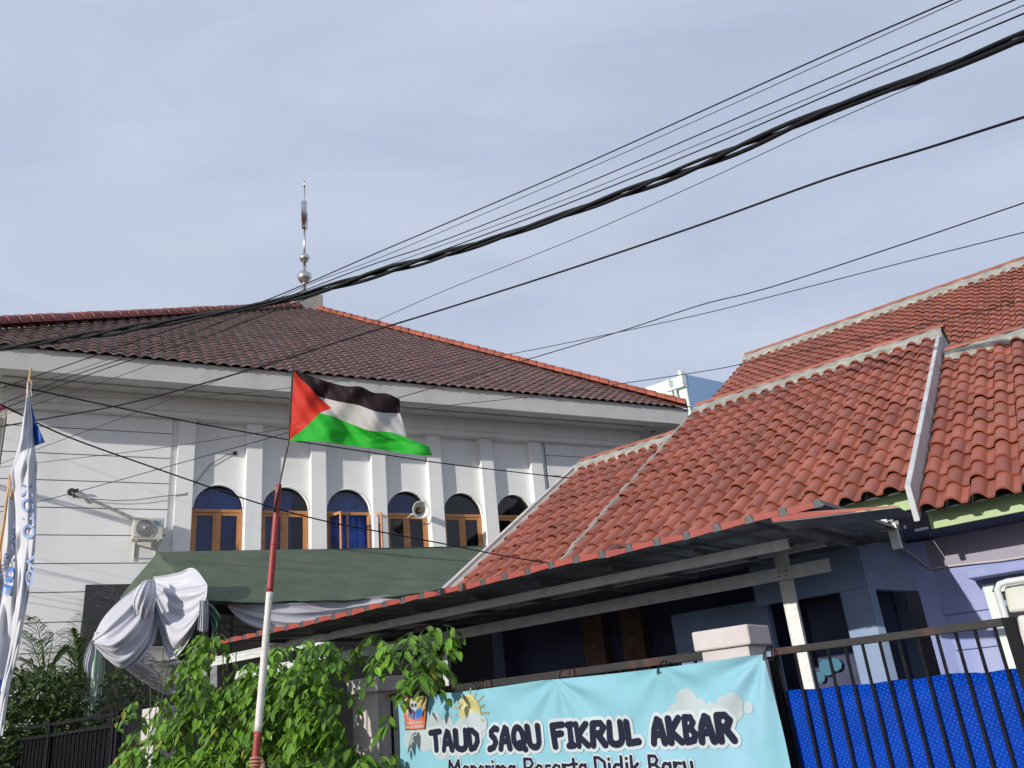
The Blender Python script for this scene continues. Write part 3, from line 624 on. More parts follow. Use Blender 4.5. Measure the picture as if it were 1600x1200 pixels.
for i in range(nr_):
    t0 = (i+.0)/nr_-.01/nr_; t1_ = (i+.74)/nr_
    q0 = rng.normal(0, .003)
    ed.hexa([cp(t0,CB-0.015,-.012+q0), cp(t1_,CB-0.015,-.006+q0), cp(t1_,CB-0.003,-.006+q0), cp(t0,CB-0.003,-.012+q0), cp(t0,CB-0.020,.040+q0), cp(t1_,CB-0.020,.034+q0), cp(t1_,CB-0.003,.034+q0), cp(t0,CB-0.003,.052+q0)])
ed.build('red_edge_strip', m_redmetal, can)
for i in range(nr_):
    nt_ = MB(); ta = (i+.71)/nr_; tb_ = (i+.98)/nr_; tm = (i+.87)/nr_; q0 = rng.normal(0, .004)
    nt_.hexa([cp(ta,CB-.012,-.012), cp(tb_,CB-.012,-.012), cp(tb_,CB+.0,-.012), cp(ta,CB+.0,-.012), cp(ta+.06/nr_,CB-.012,.050+q0), cp(tm+.05/nr_,CB-.012,.052+q0), cp(tm+.05/nr_,CB+.0,.052+q0), cp(ta+.06/nr_,CB+.0,.050+q0)])
    nt_.build('rib_end', m_ribend, can)  # plates raised to keep sunlight out of the rib openings
def chan(p0, p1, b_, h_, w_, name, mt=m_steel, lip=.012):
    """C channel between two house-frame points (a,z)"""
    d = np.array([p1[0]-p0[0], p1[1]-p0[1]]); b = MB()
    def C(a, bb, z):   # a 0..1
        return P(p0[0]+d[0]*a, bb, p0[1]+d[1]*a+z)
    b.box(C, 0, 1, b_+.004, b_+.007, -h_, 0); b.box(C, 0, 1, b_-lip*0, b_+w_, 0, .004); b.box(C, 0, 1, b_, b_+w_, -h_-.004, -h_)
    b.box(C, 0, 1, b_-.006, b_+.0035, -.016, .004); b.box(C, 0, 1, b_-.006, b_+.0035, -h_-.004, -h_+.012)
    b.box(C, 0, 1, b_-.001, b_+.0035, -h_*.55, -h_*.42)
    return b.build(name, mt, can)
def az_(px, py, b_): q = abz(atH(px, py, b_)); return (q[0], q[2])
B6 = 7.9
chan(az_(367,1050,B6), az_(1294,873,B6), B6, .108, .05, 'beam')
chan(az_(330,1028,B6+.12), az_(1285,831,B6+.12), B6+.12, .127, .05, 'beam')
chan(az_(1205,836,8.2), az_(1385,811,8.2), 8.2, .10, .05, 'beam')
chan(az_(420,1008,6.9), az_(1230,842,6.9), 6.9, .075, .05, 'purlin')
for pxs in ((420,1001,1000,905),(1000,905,1395,812)):
    chan(az_(pxs[0],pxs[1],B6+.4), az_(pxs[2],pxs[3],B6+.4), B6+.4, .06, .04, 'purlin', m_under)
for k in range(9):
    a_ = CL[0]+.5+k*.85; zb = 2.74
    if a_ > -2.3: continue
    b = MB(); b.hexa([P(a_,CB+.35,2.80), P(a_+.035,CB+.35,2.80), P(a_+.035,8.4,2.84), P(a_,8.4,2.84), P(a_,CB+.35,2.845), P(a_+.035,CB+.35,2.845), P(a_+.035,8.4,2.89), P(a_,8.4,2.89)]); b.build('rafter', m_under, can)
fl_ = [atH(1205,806,CB), atH(1260,800,CB), atH(1330,795,CB), atH(1404,790,CB)]; b = MB()
G = [[p_+upv*dz+nI*db for p_ in fl_] for dz, db in ((.0,-.01),(-.045,-.005))]; G[1][3] = G[0][3]-upv*.008; G[1][2] = G[0][2]-upv*.025; b.grid(G); b.build('red_edge_strip', m_redmetal, can, solid=.003)
MB().box(P, -9.5, -1.95, 8.45, 8.47, 2.86, 3.02).build('light_block_strip', m_under, can)  # added strip, stops light leaking through the sheet ribs onto the wall
G = [[p_-upv*(.05 if i < 2 else .03 if i < 3 else .012)+nI*db-upv*dz for i, p_ in enumerate(fl_)] for dz, db in ((0,0),(.02,.35))]; b = MB(); b.grid(G); b.build('bent_sheet_end', m_under, can, solid=.004)
def upright(px0, py0, px1, py1, b_, w_, name='post', foot=False):
    q0 = abz(atH(px0, py0, b_)); q1 = abz(atH(px1, py1, b_)); ac_ = (q0[0]+q1[0])/2
    b = MB(); z0 = q1[2] if foot else 0; z1 = q0[2]
    b.box(P, ac_-w_/2, ac_+w_/2, b_, b_+.003, z0, z1); b.box(P, ac_-w_/2, ac_-w_/2+.012, b_-.006, b_-.001, z0, z1); b.box(P, ac_+w_/2-.012, ac_+w_/2, b_-.006, b_-.001, z0, z1)
    b.box(P, ac_-w_/2, ac_-w_/2+.003, b_+.003, b_+.05, z0, z1); b.box(P, ac_+w_/2-.003, ac_+w_/2, b_+.003, b_+.05, z0, z1)
    return b.build(name, m_steel, can)
upright(1222, 855, 1256, 1076, 7.97, .124); upright(694, 1000, 697, 1068, 7.97, .088); upright(1394, 818, 1400, 858, 8.25, .08, foot=True)
b = MB()
for px, py in ((1217,893),(1228,891),(1217,901),(1228,899)): c_ = atH(px, py, B6-.008); b.lathe([(0,.008),(.006,.006),(.007,0)], c_, -nI, 8)
b.build('bolt', m_black, can)
# ------------------------------------------------------------------ street wall pillars, rail, gate
def pillar(px0, px1, pyt, b_, capw, zc, label, name='gate_pillar', shaft=None, h=.13, ov=.035):
    a0 = abz(atH(px0, pyt, b_))[0]; a1 = abz(atH(px1, pyt, b_))[0]
    r_ = thing(name, label, 'pillar', P((a0+a1)/2, b_+.2, 0))
    b = MB(); b.box(P, a0+ov, a1-ov, b_+ov, b_+.36-ov, 0, zc-h+.001); b.build('shaft', m_pinkw, r_, bevel=.008)
    b = MB(); b.box(P, a0, a1, b_, b_+.36, zc-h, zc); b.build('cap', m_pinkw, r_, bevel=.012)
    return a0, a1
BW = 5.42
zc1 = abz(atH(1120, 982, BW))[2]; zc2 = abz(atH(585, 1057, BW))[2]; zc3 = abz(atH(248, 1104, BW+.4))[2]
p1 = pillar(1079, 1169, 985, BW, .1, zc1, 'pale pink capped gate pillar behind the right end of the banner')
p2 = pillar(541, 588, 1060, BW, .1, zc2, 'pale pink capped pillar half covered by vine left of the banner')
p3 = pillar(222, 248, 1106, BW+.4, .1, zc3, 'slim white post behind leaves at the lower left', name='wall_post', ov=.002)
rl = thing('iron_fence', 'black iron fence rail and bars behind the blue banner', 'fence', P((p2[1]+p1[0])/2, BW+.15, 0))
zr0 = abz(atH(640, 1084, BW+.1))[2]; zr1 = abz(atH(1078, 1026, BW+.1))[2]
b = MB(); b.hexa([P(p2[1],BW+.1,zr0-.03), P(p1[0],BW+.1,zr1-.03), P(p1[0],BW+.13,zr1-.03), P(p2[1],BW+.13,zr0-.03), P(p2[1],BW+.1,zr0+.025), P(p1[0],BW+.1,zr1+.025), P(p1[0],BW+.13,zr1+.025), P(p2[1],BW+.13,zr0+.025)]); b.build('rail', m_rail, rl, bevel=.004)
nb = 26
for k in range(nb):
    a_ = p2[1]+.06+(p1[0]-p2[1]-.12)*k/(nb-1); MB().box(P, a_-.008, a_+.008, BW+.105, BW+.125, .7, zr0-.035).build('bar', m_black, rl)
b = MB(); b.box(P, p3[0]-.3, p1[0]+.05, BW+.06, BW+.2, 0, .7); tag(b.build('low_wall', m_pinkw), 'low pale wall running under the iron fence and banner', 'wall')
# gate
gt = thing('iron_gate', 'black iron bar gate with a rusty top rail at the lower right', 'gate', P(-.9, BW+.1, 0))
gzl = abz(atH(1205, 1013, BW+.1)); gzr = abz(atH(1568, 966, BW+.1)); zg = (gzl[2]+gzr[2])/2
g0, g1 = gzl[0], gzr[0]
MB().box(P, g0, g1+.02, BW+.09, BW+.125, zg-.045, zg).build('top_rail', m_rail, gt, bevel=.004)
MB().box(P, g0-.03, g0+.012, BW+.08, BW+.13, .1, zg-.046).build('stile', m_black, gt, bevel=.004)
MB().box(P, g1-.01, g1+.055, BW+.08, BW+.13, .1, zg-.002).build('stile', m_black, gt, bevel=.004)
MB().box(P, g0, g1, BW+.09, BW+.125, .1, .15).build('bottom_rail', m_rail, gt)
tops = [1211, 1239, 1262, 1290, 1317, 1344, 1371, 1400, 1430, 1460, 1489, 1519, 1550]
for k, px in enumerate(tops):
    a_ = abz(atH(px, 1013-(px-1205)*.129, BW+.1))[0]
    MB().tube([P(a_, BW+.107, .15), P(a_, BW+.107, zg-.045)], .0105, 8).build('bar', m_black, gt, smooth=True)
bz = abz(atH(1217, 1081, BW+.16))[2]; bz2 = abz(atH(1585, 1046, BW+.16))[2]
# blue plastic sheet with rows of pale flecks
m_blue = mat('blue_perforated_plastic', (.0,.035,.32), .6, var=.2, scale=3, spec=.06)
def flecks():
    t = m_blue.node_tree; l = t.links; p = t.nodes['Principled BSDF']; uvn = N(t, 'ShaderNodeUVMap'); mpn = N(t, 'ShaderNodeMapping'); mpn.inputs['Scale'].default_value = (1,1,1); mpn.inputs['Rotation'].default_value = (0,0,.6)
    vo = N(t, 'ShaderNodeTexVoronoi'); vo.inputs['Scale'].default_value = 46; vo.inputs['Randomness'].default_value = .18
    r = N(t, 'ShaderNodeValToRGB'); r.color_ramp.elements[0].position = .16; r.color_ramp.elements[1].position = .30; r.color_ramp.elements[0].color = (.5,.5,.5,1); r.color_ramp.elements[1].color = (0,0,0,1)
    mm = N(t, 'ShaderNodeMixRGB'); mm.inputs[2].default_value = (.035,.17,.50,1); old = p.inputs['Base Color'].links[0].from_socket
    l.new(uvn.outputs[0], mpn.inputs[0]); l.new(mpn.outputs[0], vo.inputs[0]); l.new(vo.outputs['Distance'], r.inputs[0]); l.new(r.outputs[0], mm.inputs[0]); l.new(old, mm.inputs[1]); l.new(mm.outputs[0], p.inputs['Base Color'])
flecks()
b = MB(); G = []; uvs = []
for z_ in np.linspace(.12, 1, 12):
    row = []
    for x in np.linspace(0, 1, 60):
        a_ = g0+.01+(g1+.16-g0)*x; zt_ = bz+(bz2-bz)*x+.004*math.sin(x*31)+.006*(1 if x > .55 and x < .75 else 0); zz = .1+(zt_-.1)*(z_-.12)/.88
        row.append(P(a_, BW+.135+.004*math.sin(x*12+z_*2)+.001*math.sin(x*61), zz)); uvs.append((a_, zz))
    G.append(row)
b.grid(G); b.uv = uvs
tag(b.build('plastic_sheet', m_blue, smooth=True, solid=.003), 'bright blue flecked plastic sheet fixed behind the black gate bars', 'plastic sheet')
# grubby white panel at the right edge
wp = thing('white_panel', 'grubby white panel wrapped in clear plastic at the right edge behind the gate', 'panel', atH(1600,1000,6.4)*[1,1,0])
def WPt(px, py, b_=6.4): return atH(px, py, b_)
def plate(pts, th, name, mt, bev=.02):
    b = MB(); f_ = [np.array(p_) for p_ in pts]; k_ = [p_+nI*th for p_ in f_]; b.v = f_+k_; n = len(f_)
    b.f = [tuple(range(n)), tuple(range(2*n-1, n-1, -1))]+[(i, (i+1) % n, n+(i+1) % n, n+i) for i in range(n)]; b.c = [None]*len(b.f)
    return b.build(name, mt, wp, bevel=bev)
plate([WPt(1568,916), WPt(1680,898), WPt(1700,945), WPt(1574,958)], .05, 'upper_board', m_panelw)
plate([WPt(1588,962), WPt(1700,948), WPt(1740,1085), WPt(1612,1100)], .04, 'lower_board', m_panelw)
b = MB(); b.tube([WPt(1596,1050,6.36), WPt(1577,985,6.36), WPt(1563,938,6.36), WPt(1558,922,6.36), WPt(1562,913,6.36), WPt(1575,909,6.36), WPt(1700,890,6.36)], .022, 8); b.build('tube_frame', m_plastic, wp, smooth=True)
b = MB(); b.hexa([WPt(1550,925,6.5), WPt(1558,925,6.5), WPt(1558,925,6.56), WPt(1550,925,6.56), WPt(1556,905,6.5), WPt(1560,905,6.5), WPt(1560,905,6.56), WPt(1556,905,6.56)]); b.build('clip', m_black, wp)

# ------------------------------------------------------------------ text by strokes
def arc(cx, cy, rx, ry, a0, a1, n=10): return [(cx+rx*math.cos(math.radians(a)), cy+ry*math.sin(math.radians(a))) for a in np.linspace(a0, a1, n)]
GL = {
 'T': (.62, [[(.02,.93),(.6,.99)],[(.3,.95),(.3,.04)]]),
 'A': (.62, [[(.03,.03),(.12,.55),(.3,.97),(.42,.9),(.56,.03)],[(.14,.36),(.5,.38)]]),
 'U': (.62, [[(.06,.97),(.04,.35)]+arc(.3,.3,.26,.27,190,350)+[(.58,.97)]]),
 'D': (.62, [[(.08,.97),(.06,.04)],[(.08,.97),(.3,.95),(.55,.72),(.56,.4),(.35,.12),(.06,.04)]]),
 'S': (.55, [[(.52,.92),(.36,.98),(.15,.82),(.16,.66),(.36,.5),(.44,.32),(.3,.1),(.05,.03)]]),
 'Q': (.66, [arc(.32,.5,.27,.47,90,450,20),[(.36,.25),(.6,-.04)]]),
 'F': (.55, [[(.08,.96),(.1,.03)],[(.08,.96),(.5,.99)],[(.1,.55),(.42,.6)]]),
 'I': (.26, [[(.03,.96),(.24,.98)],[(.13,.96),(.13,.04)],[(.02,.03),(.24,.05)]]),
 'K': (.6, [[(.06,.97),(.08,.03)],[(.52,.96),(.1,.47),(.56,.04)]]),
 'R': (.6, [[(.08,.97),(.06,.03)],[(.08,.97),(.4,.97),(.54,.78),(.4,.55),(.1,.5)],[(.28,.5),(.58,.03)]]),
 'L': (.52, [[(.1,.97),(.06,.06),(.5,.12)]]),
 'B': (.6, [[(.08,.97),(.06,.04)],[(.08,.97),(.38,.96),(.48,.78),(.36,.56),(.1,.52)],[(.34,.54),(.54,.34),(.42,.1),(.06,.04)]]),
 'M': (.8, [[(.05,.03),(.12,.97),(.4,.4),(.66,.97),(.74,.03)]]), 'P': (.58, [[(.08,.97),(.06,.03)],[(.08,.97),(.42,.95),(.52,.72),(.36,.48),(.08,.45)]]),
 'e': (.46, [[(.06,.32),(.4,.34),(.36,.56),(.2,.62),(.05,.45),(.06,.15),(.22,.03),(.42,.12)]]), 'n': (.46, [[(.06,.62),(.06,.03)],[(.06,.45),(.22,.62),(.38,.5),(.4,.03)]]),
 'r': (.36, [[(.06,.62),(.06,.03)],[(.06,.42),(.18,.6),(.34,.58)]]), 'i': (.2, [[(.1,.62),(.1,.03)],[(.1,.86),(.1,.88)]]), 'm': (.68, [[(.06,.62),(.06,.03)],[(.06,.5),(.2,.62),(.32,.5),(.32,.03)],[(.32,.5),(.46,.62),(.6,.5),(.6,.03)]]),
 'a': (.46, [arc(.2,.32,.16,.28,60,360,12),[(.38,.6),(.38,.03)]]), 's': (.4, [[(.34,.58),(.14,.58),(.1,.4),(.3,.28),(.28,.08),(.05,.05)]]), 't': (.38, [[(.18,.9),(.18,.1),(.32,.04)],[(.03,.62),(.34,.64)]]),
 'd': (.48, [arc(.2,.32,.16,.28,60,360,12),[(.4,.97),(.4,.03)]]), 'k': (.44, [[(.06,.97),(.06,.03)],[(.36,.6),(.08,.3),(.4,.03)]]), 'u': (.46, [[(.06,.62),(.08,.18),(.2,.04),(.36,.2)],[(.38,.62),(.38,.03)]]), ' ': (.3, [])}
def layout(txt, gap=.06):
    x = 0; st = []
    for ch in txt:
        w_, ss = GL[ch]
        for q in ss: st.append([(x+p_[0], p_[1]) for p_ in q])
        x += w_+gap
    return x-gap, st
def dens(pl, step=.08):
    o_ = []
    for i in range(len(pl)-1):
        p0, p1_ = np.array(pl[i]), np.array(pl[i+1]); n = max(1, int(np.linalg.norm(p1_-p0)/step))
        for k in range(n): o_.append(p0+(p1_-p0)*k/n)
    o_.append(np.array(pl[-1])); return o_
def stroke_mesh(mb, pl, rad, fmap, lift, idx=[0]):
    """flat ribbon with round ends laid on a surface"""
    pts = dens(pl); n = len(pts); idx[0] += 1; e = lift+idx[0] % 17*.00006
    Lf_, Rt = [], []
    for i, p_ in enumerate(pts):
        t = pts[min(i+1, n-1)]-pts[max(i-1, 0)]; t = t/(np.linalg.norm(t)+1e-9); nn = np.array([-t[1], t[0]]); Lf_.append(p_+nn*rad); Rt.append(p_-nn*rad)
    mb.grid([[fmap(q[0], q[1], e) for q in Lf_], [fmap(q[0], q[1], e) for q in pts], [fmap(q[0], q[1], e) for q in Rt]])
    for i in range(n):      # joints and caps
        e2 = e+.00003*(1+i % 2); c = pts[i]
        mb.poly([fmap(c[0]+rad*.99*math.cos(a), c[1]+rad*.99*math.sin(a), e2) for a in np.linspace(0, 2*math.pi, 13)[:-1]])
# ------------------------------------------------------------------ banner
bn = thing('banner', 'light blue vinyl banner printed TAUD SAQU FIKRUL AKBAR tied to the fence', 'banner', P(-4, BW-.05, .8))
BB_ = BW-.06
tl = abz(atH(622,1090,BB_)); tr_ = abz(atH(1192,1022,BB_)); bl_ = abz(atH(616,1200,BB_)); br_ = abz(atH(1226,1200,BB_))
def bsurf(a, z, lift=0):
    x = (a-tl[0])/(tr_[0]-tl[0]); ztop = tl[2]+(tr_[2]-tl[2])*x; d = ztop-z
    w_ = .010*math.sin(x*9+1)+.006*math.sin(x*23+d*4)+.004*math.sin(x*41-d*9+2*math.sin(x*7))
    # tension folds from the tied corners and ties
    for tx, am in ((0., .016), (.20, .016), (.51, .022), (.78, .012), (1., .042)):
        dx = (x-tx)*3.3; r_ = math.hypot(dx, d)+.05; th = math.atan2(dx, d); w_ += am*math.exp(-r_*1.3)*math.sin(th*9)*min(1, r_*4)
    if x < .1: w_ += .006*math.sin((x*60)+d*1.5)*(1-x/.1)
    if x > .88: w_ += .012*math.sin((x-.88)*75-d*2)*((x-.88)/.12)
    return P(a, BB_+w_*.9-lift, z)
mat_b = mat('banner_vinyl', (.17,.41,.47), .6, var=.08, scale=1.2, spec=.2, col2=(.26,.47,.58))
def top_sag(x): return -.012*abs(math.sin(x*math.pi*2.0+.2))
b = MB(); G = []; zb0 = .55
for v in np.linspace(0, 1, 90):
    row = []
    for x in np.linspace(0, 1, 170):
        lft = tl[0] + (bl_[0]-tl[0])*v*.6; rgt = tr_[0] + .03*math.sin(v*3); a = lft+(rgt-lft)*x; zt_ = tl[2]+(tr_[2]-tl[2])*x+top_sag(x); row.append(bsurf(a, zt_+(zb0-zt_)*v))
    G.append(row)
b.grid(G); vb = b.build('vinyl', mat_b, bn, smooth=True, fixn=False)
m_ink = mat('navy_ink', (.018,.020,.038), .85, var=.1, spec=.08); m_out = mat('white_ink', (.46,.52,.54), .6, var=.03, spec=.2); m_cloudi = mat('cloud_ink', (.38,.44,.45), .6, var=.05, spec=.2); m_suni = mat('yellow_ink', (.48,.44,.18), .5, var=.04); m_rayi = mat('olive_ink', (.30,.26,.10), .5)
def baz(px, py): q = abz(atH(px, py, BB_)); return q[0], q[2]
def disc(mb, px, py, rpx, lift, ry=None, n=28):
    c = baz(px, py); e = baz(px+rpx, py-rpx*.13); r_ = e[0]-c[0]; ry_ = r_*(ry or 1)
    rr = [0, .2, .4, .6, .8, 1]; rings = [[bsurf(c[0]+r_*q*math.cos(a), c[1]+ry_*q*math.sin(a), lift) for a in np.linspace(0, 2*math.pi, n+1)] for q in rr]
    mb.grid(rings)
# clouds
b = MB(); k = 0
for px, py, r_ in ((680,1128,18),(700,1134,16),(722,1136,16),(664,1150,26),(690,1160,30),(640,1155,18),(740,1130,13),(752,1142,14),(715,1158,28)): disc(b, px, py, r_*.62, .0026+.00012*k); k += 1
b.build('cloud_print', m_cloudi, bn, fixn=False); b = MB()
for px, py, r_ in ((1070,1095,20),(1090,1110,20),(1055,1115,16),(1112,1112,16),(1130,1098,12),(1148,1096,16),(1146,1110,18),(1170,1106,10),(1120,1120,22),(1046,1122,12),(1085,1125,22)): disc(b, px, py, r_*.8, .0026+.00012*k); k += 1
b.build('cloud_print', m_cloudi, bn, fixn=False)
b = MB(); disc(b, 734, 1111, 17, .0054, 1.1); b.build('sun_print', m_suni, bn, fixn=False)
b = MB()
for px, py, q in ((742,1127,11),(752,1131,9),(728,1131,8)): disc(b, px, py, q, .0064+.00015*q/10)
b.build('cloud_print', m_cloudi, bn, fixn=False)
b = MB()
for (x0, y0, x1, y1) in ((736,1076,735,1090),(745,1084,743,1091),(726,1086,728,1093),(715,1090,721,1099),(756,1087,749,1096),(752,1105,758,1101),(711,1104,716,1107),(704,1118,714,1117),(753,1114,764,1114),(752,1124,756,1127)):
    q0, q1 = baz(x0, y0), baz(x1, y1); stroke_mesh(b, [q0, q1], .006, bsurf, .0066)
b.build('sun_rays', m_rayi, bn, fixn=False)
words = [('TAUD', 675, 749, 1173, 1143, 1171, 1139), ('SAQU', 768, 845, 1171, 1137, 1168, 1133), ('FIKRUL', 869, 997, 1167, 1132, 1163, 1126), ('AKBAR', 1023, 1146, 1162, 1123, 1158, 1115)]
dk = MB(); ol = MB(); il = 0
def fine_dens(q): return q
for txt, x0, x1, yb0, yt0, yb1, yt1 in words:
    W_, st = layout(txt, .15); A_, B_ = baz(x0, yb0), baz(x1, yb1); At, Bt = baz(x0, yt0), baz(x1, yt1)
    for s_ in st:
        q = []
        for p_ in s_:
            f_ = (p_[0]-.05)/(W_-.1); zb_ = A_[1]+(B_[1]-A_[1])*f_; zt_ = At[1]+(Bt[1]-At[1])*f_; q.append((A_[0]+(B_[0]-A_[0])*f_, zb_+(zt_-zb_)*p_[1]))
        q = dens(q, .02)
        def fm(x, y, e): return bsurf(x, y, e)
        for mbx, rd, lf in ((ol, .047, .0062), (dk, .0235, .0135)):
            pts = q; n = len(pts)
            il += 1; e = lf+(il % 23)*.00005
            Lf_, Rt = [], []
            for i in range(n):
                t = pts[min(i+1,n-1)]-pts[max(i-1,0)]; t = t/(np.linalg.norm(t)+1e-9); nn = np.array([-t[1], t[0]]); Lf_.append(pts[i]+nn*rd); Rt.append(pts[i]-nn*rd)
            mbx.grid([[bsurf(*v_, e) for v_ in Lf_], [bsurf(*v_, e) for v_ in Rt]])
            for i in range(0, n): mbx.poly([bsurf(pts[i][0]+rd*math.cos(a), pts[i][1]+rd*math.sin(a), e+.00002+.00002*(i % 2)) for a in np.linspace(0, 2*math.pi, 15)[:-1]])
# second line, mostly below the frame
W_, st = layout('Menerima Peserta Didik Baru'); A_, B_ = baz(702, 1210), baz(1085, 1206); hh = .125
for s_ in st:
    pts = dens([(A_[0]+(B_[0]-A_[0])*p_[0]/W_, A_[1]+(B_[1]-A_[1])*p_[0]/W_-.02+hh*p_[1]) for p_ in s_], .02); n = len(pts)
    for mbx, rd, lf in ((ol, .021, .0062), (dk, .0105, .0125)):
        il += 1; e = lf+(il % 23)*.00005; Lf_, Rt = [], []
        for i in range(n):
            t = pts[min(i+1,n-1)]-pts[max(i-1,0)]; t = t/(np.linalg.norm(t)+1e-9); nn = np.array([-t[1], t[0]]); Lf_.append(pts[i]+nn*rd); Rt.append(pts[i]-nn*rd)
        if n > 1: mbx.grid([[bsurf(*v_, e) for v_ in Lf_], [bsurf(*v_, e) for v_ in Rt]])
        for i in range(0, n): mbx.poly([bsurf(pts[i][0]+rd*math.cos(a), pts[i][1]+rd*math.sin(a), e+.00002+.00002*(i % 2)) for a in np.linspace(0, 2*math.pi, 13)[:-1]])
ol.build('letter_outline', m_out, bn, fixn=False); dk.build('lettering', m_ink, bn, fixn=False)
# text helper with the built-in font
def text_mesh(txt, fmap, mb):
    cu = bpy.data.curves.new('tmp', 'FONT'); cu.body = txt; cu.size = 1; cu.resolution_u = 4; cu.offset = .02; ob = bpy.data.objects.new('tmp', cu); COL.objects.link(ob)
    dg = bpy.context.evaluated_depsgraph_get(); me = ob.evaluated_get(dg).to_mesh(); b0 = len(mb.v)
    xs = [v.co.x for v in me.vertices] or [0, 1]; x0, x1 = min(xs), max(xs)
    mb.v += [fmap((v.co.x-x0)/(x1-x0), v.co.y) for v in me.vertices]
    for p_ in me.polygons: mb.f.append(tuple(b0+i for i in p_.vertices)); mb.c.append(None)
    ob.evaluated_get(dg).to_mesh_clear(); bpy.data.objects.remove(ob); bpy.data.curves.remove(cu)
m_or = mat('orange_ink', (.50,.13,.06), .5, var=.1); m_tan = mat('tan_ink', (.42,.30,.12), .5, var=.35, scale=20); m_bk1 = mat('dark_blue_ink', (.03,.05,.16), .5); m_bk2 = mat('blue_ink', (.02,.16,.55), .5); m_dkedge = mat('dark_border_ink', (.06,.04,.035), .5)
def lq(pts, mt, lift, name):
    b = MB(); c = [np.array(baz(*p_)) for p_ in pts]; b.grid([[bsurf(*(c[0]*(1-u)*(1-v)+c[1]*u*(1-v)+c[2]*u*v+c[3]*(1-u)*v), lift+.002) for u in np.linspace(0, 1, 9)] for v in np.linspace(0, 1, 9)]); b.build(name, mt, bn, fixn=False)
lq([(631,1089),(670,1086),(664,1139),(631,1141)], m_dkedge, .0120, 'badge_border'); lq([(632,1090.5),(668.5,1087.5),(666.5,1111),(631.5,1113)], m_tan, .0130, 'badge'); lq([(631.5,1113),(666.5,1111),(663,1138),(632.5,1140)], m_or, .0130, 'badge')
lq([(638,1105),(647,1112),(647,1126),(637,1120)], m_bk1, .0140, 'badge_book'); lq([(648,1112),(660,1105),(661,1117),(648,1125)], m_bk2, .0140, 'badge_book'); 
b = MB(); disc(b, 648, 1103, 6.5, 0.0165, .8); b.build('badge_globe', m_out, bn, fixn=False); b = MB(); disc(b, 646, 1102, 2.2, 0.0178, 1); disc(b, 651.5, 1101.5, 2.0, 0.0178, 1); b.build('badge_globe', m_dkedge, bn, fixn=False)
b = MB(); q0, q1 = baz(636, 1131.5), baz(660, 1129.5); text_mesh('TAUD SAQU', lambda x, y: bsurf(q0[0]+(q1[0]-q0[0])*x, q0[1]+(q1[1]-q0[1])*x+y*.022, 0.0165), b)
q2, q3 = baz(633, 1138), baz(662, 1136); text_mesh('FIKRUL AKBAR', lambda x, y: bsurf(q2[0]+(q3[0]-q2[0])*x, q2[1]+(q3[1]-q2[1])*x+y*.022, 0.0165), b); b.build('badge_lettering', m_out, bn, fixn=False)
for px, py in ((744,1072),(875,1054),(1028,1046),(1194,1024)):
    c_ = atH(px, py, BB_-.02); b = MB(); b.tube([c_+upv*-.03-eR*.01, c_+upv*.01, c_+upv*.05+nI*.06+eR*.01, c_+upv*.055+nI*.14, c_+nI*.12-upv*.02, c_-upv*.02+eR*.01], .005, 6); b.build('tie', m_black, bn)

# ------------------------------------------------------------------ cloth helper
def spline(ctrl, n):
    ctrl = np.array(ctrl, float); m = len(ctrl); seg = np.r_[0, np.cumsum(np.linalg.norm(np.diff(ctrl[:, :2], axis=0), axis=1))]; out_ = []
    for t in np.linspace(0, seg[-1], n):
        i = min(max(np.searchsorted(seg, t, side='right')-1, 0), m-2); f_ = (t-seg[i])/(seg[i+1]-seg[i]+1e-9)
        p0, p1_, p2_, p3_ = ctrl[max(i-1,0)], ctrl[i], ctrl[i+1], ctrl[min(i+2,m-1)]
        out_.append(.5*((2*p1_)+(-p0+p2_)*f_+(2*p0-5*p1_+4*p2_-p3_)*f_**2+(-p0+3*p1_-3*p2_+p3_)*f_**3))
    return np.array(out_)
def loft(curves, n, m, place, disp, solid=.004, mt=None, name='cloth', parent=None, smooth=True, uv=False):
    """curves: list of control polylines in picture units, lofted across; place(px,py,dz)->point"""
    C_ = [spline(c, n) for c in curves]; G = []; uvs = []
    for v in np.linspace(0, 1, m):
        f_ = v*(len(C_)-1); i = min(int(f_), len(C_)-2); q = f_-i; row = []
        for k in range(n):
            p0 = C_[i][k]; p1_ = C_[i+1][k]; pp_ = p0+(p1_-p0)*q; u = k/(n-1)
            row.append(place(pp_[0], pp_[1], (pp_[2] if len(pp_) > 2 else 0)+disp(u, v))); uvs.append((u, v))
        G.append(row)
    b = MB(); b.grid(G)
    if uv: b.uv = uvs
    return b.build(name, mt, parent, smooth=smooth, solid=solid, fixn=False)
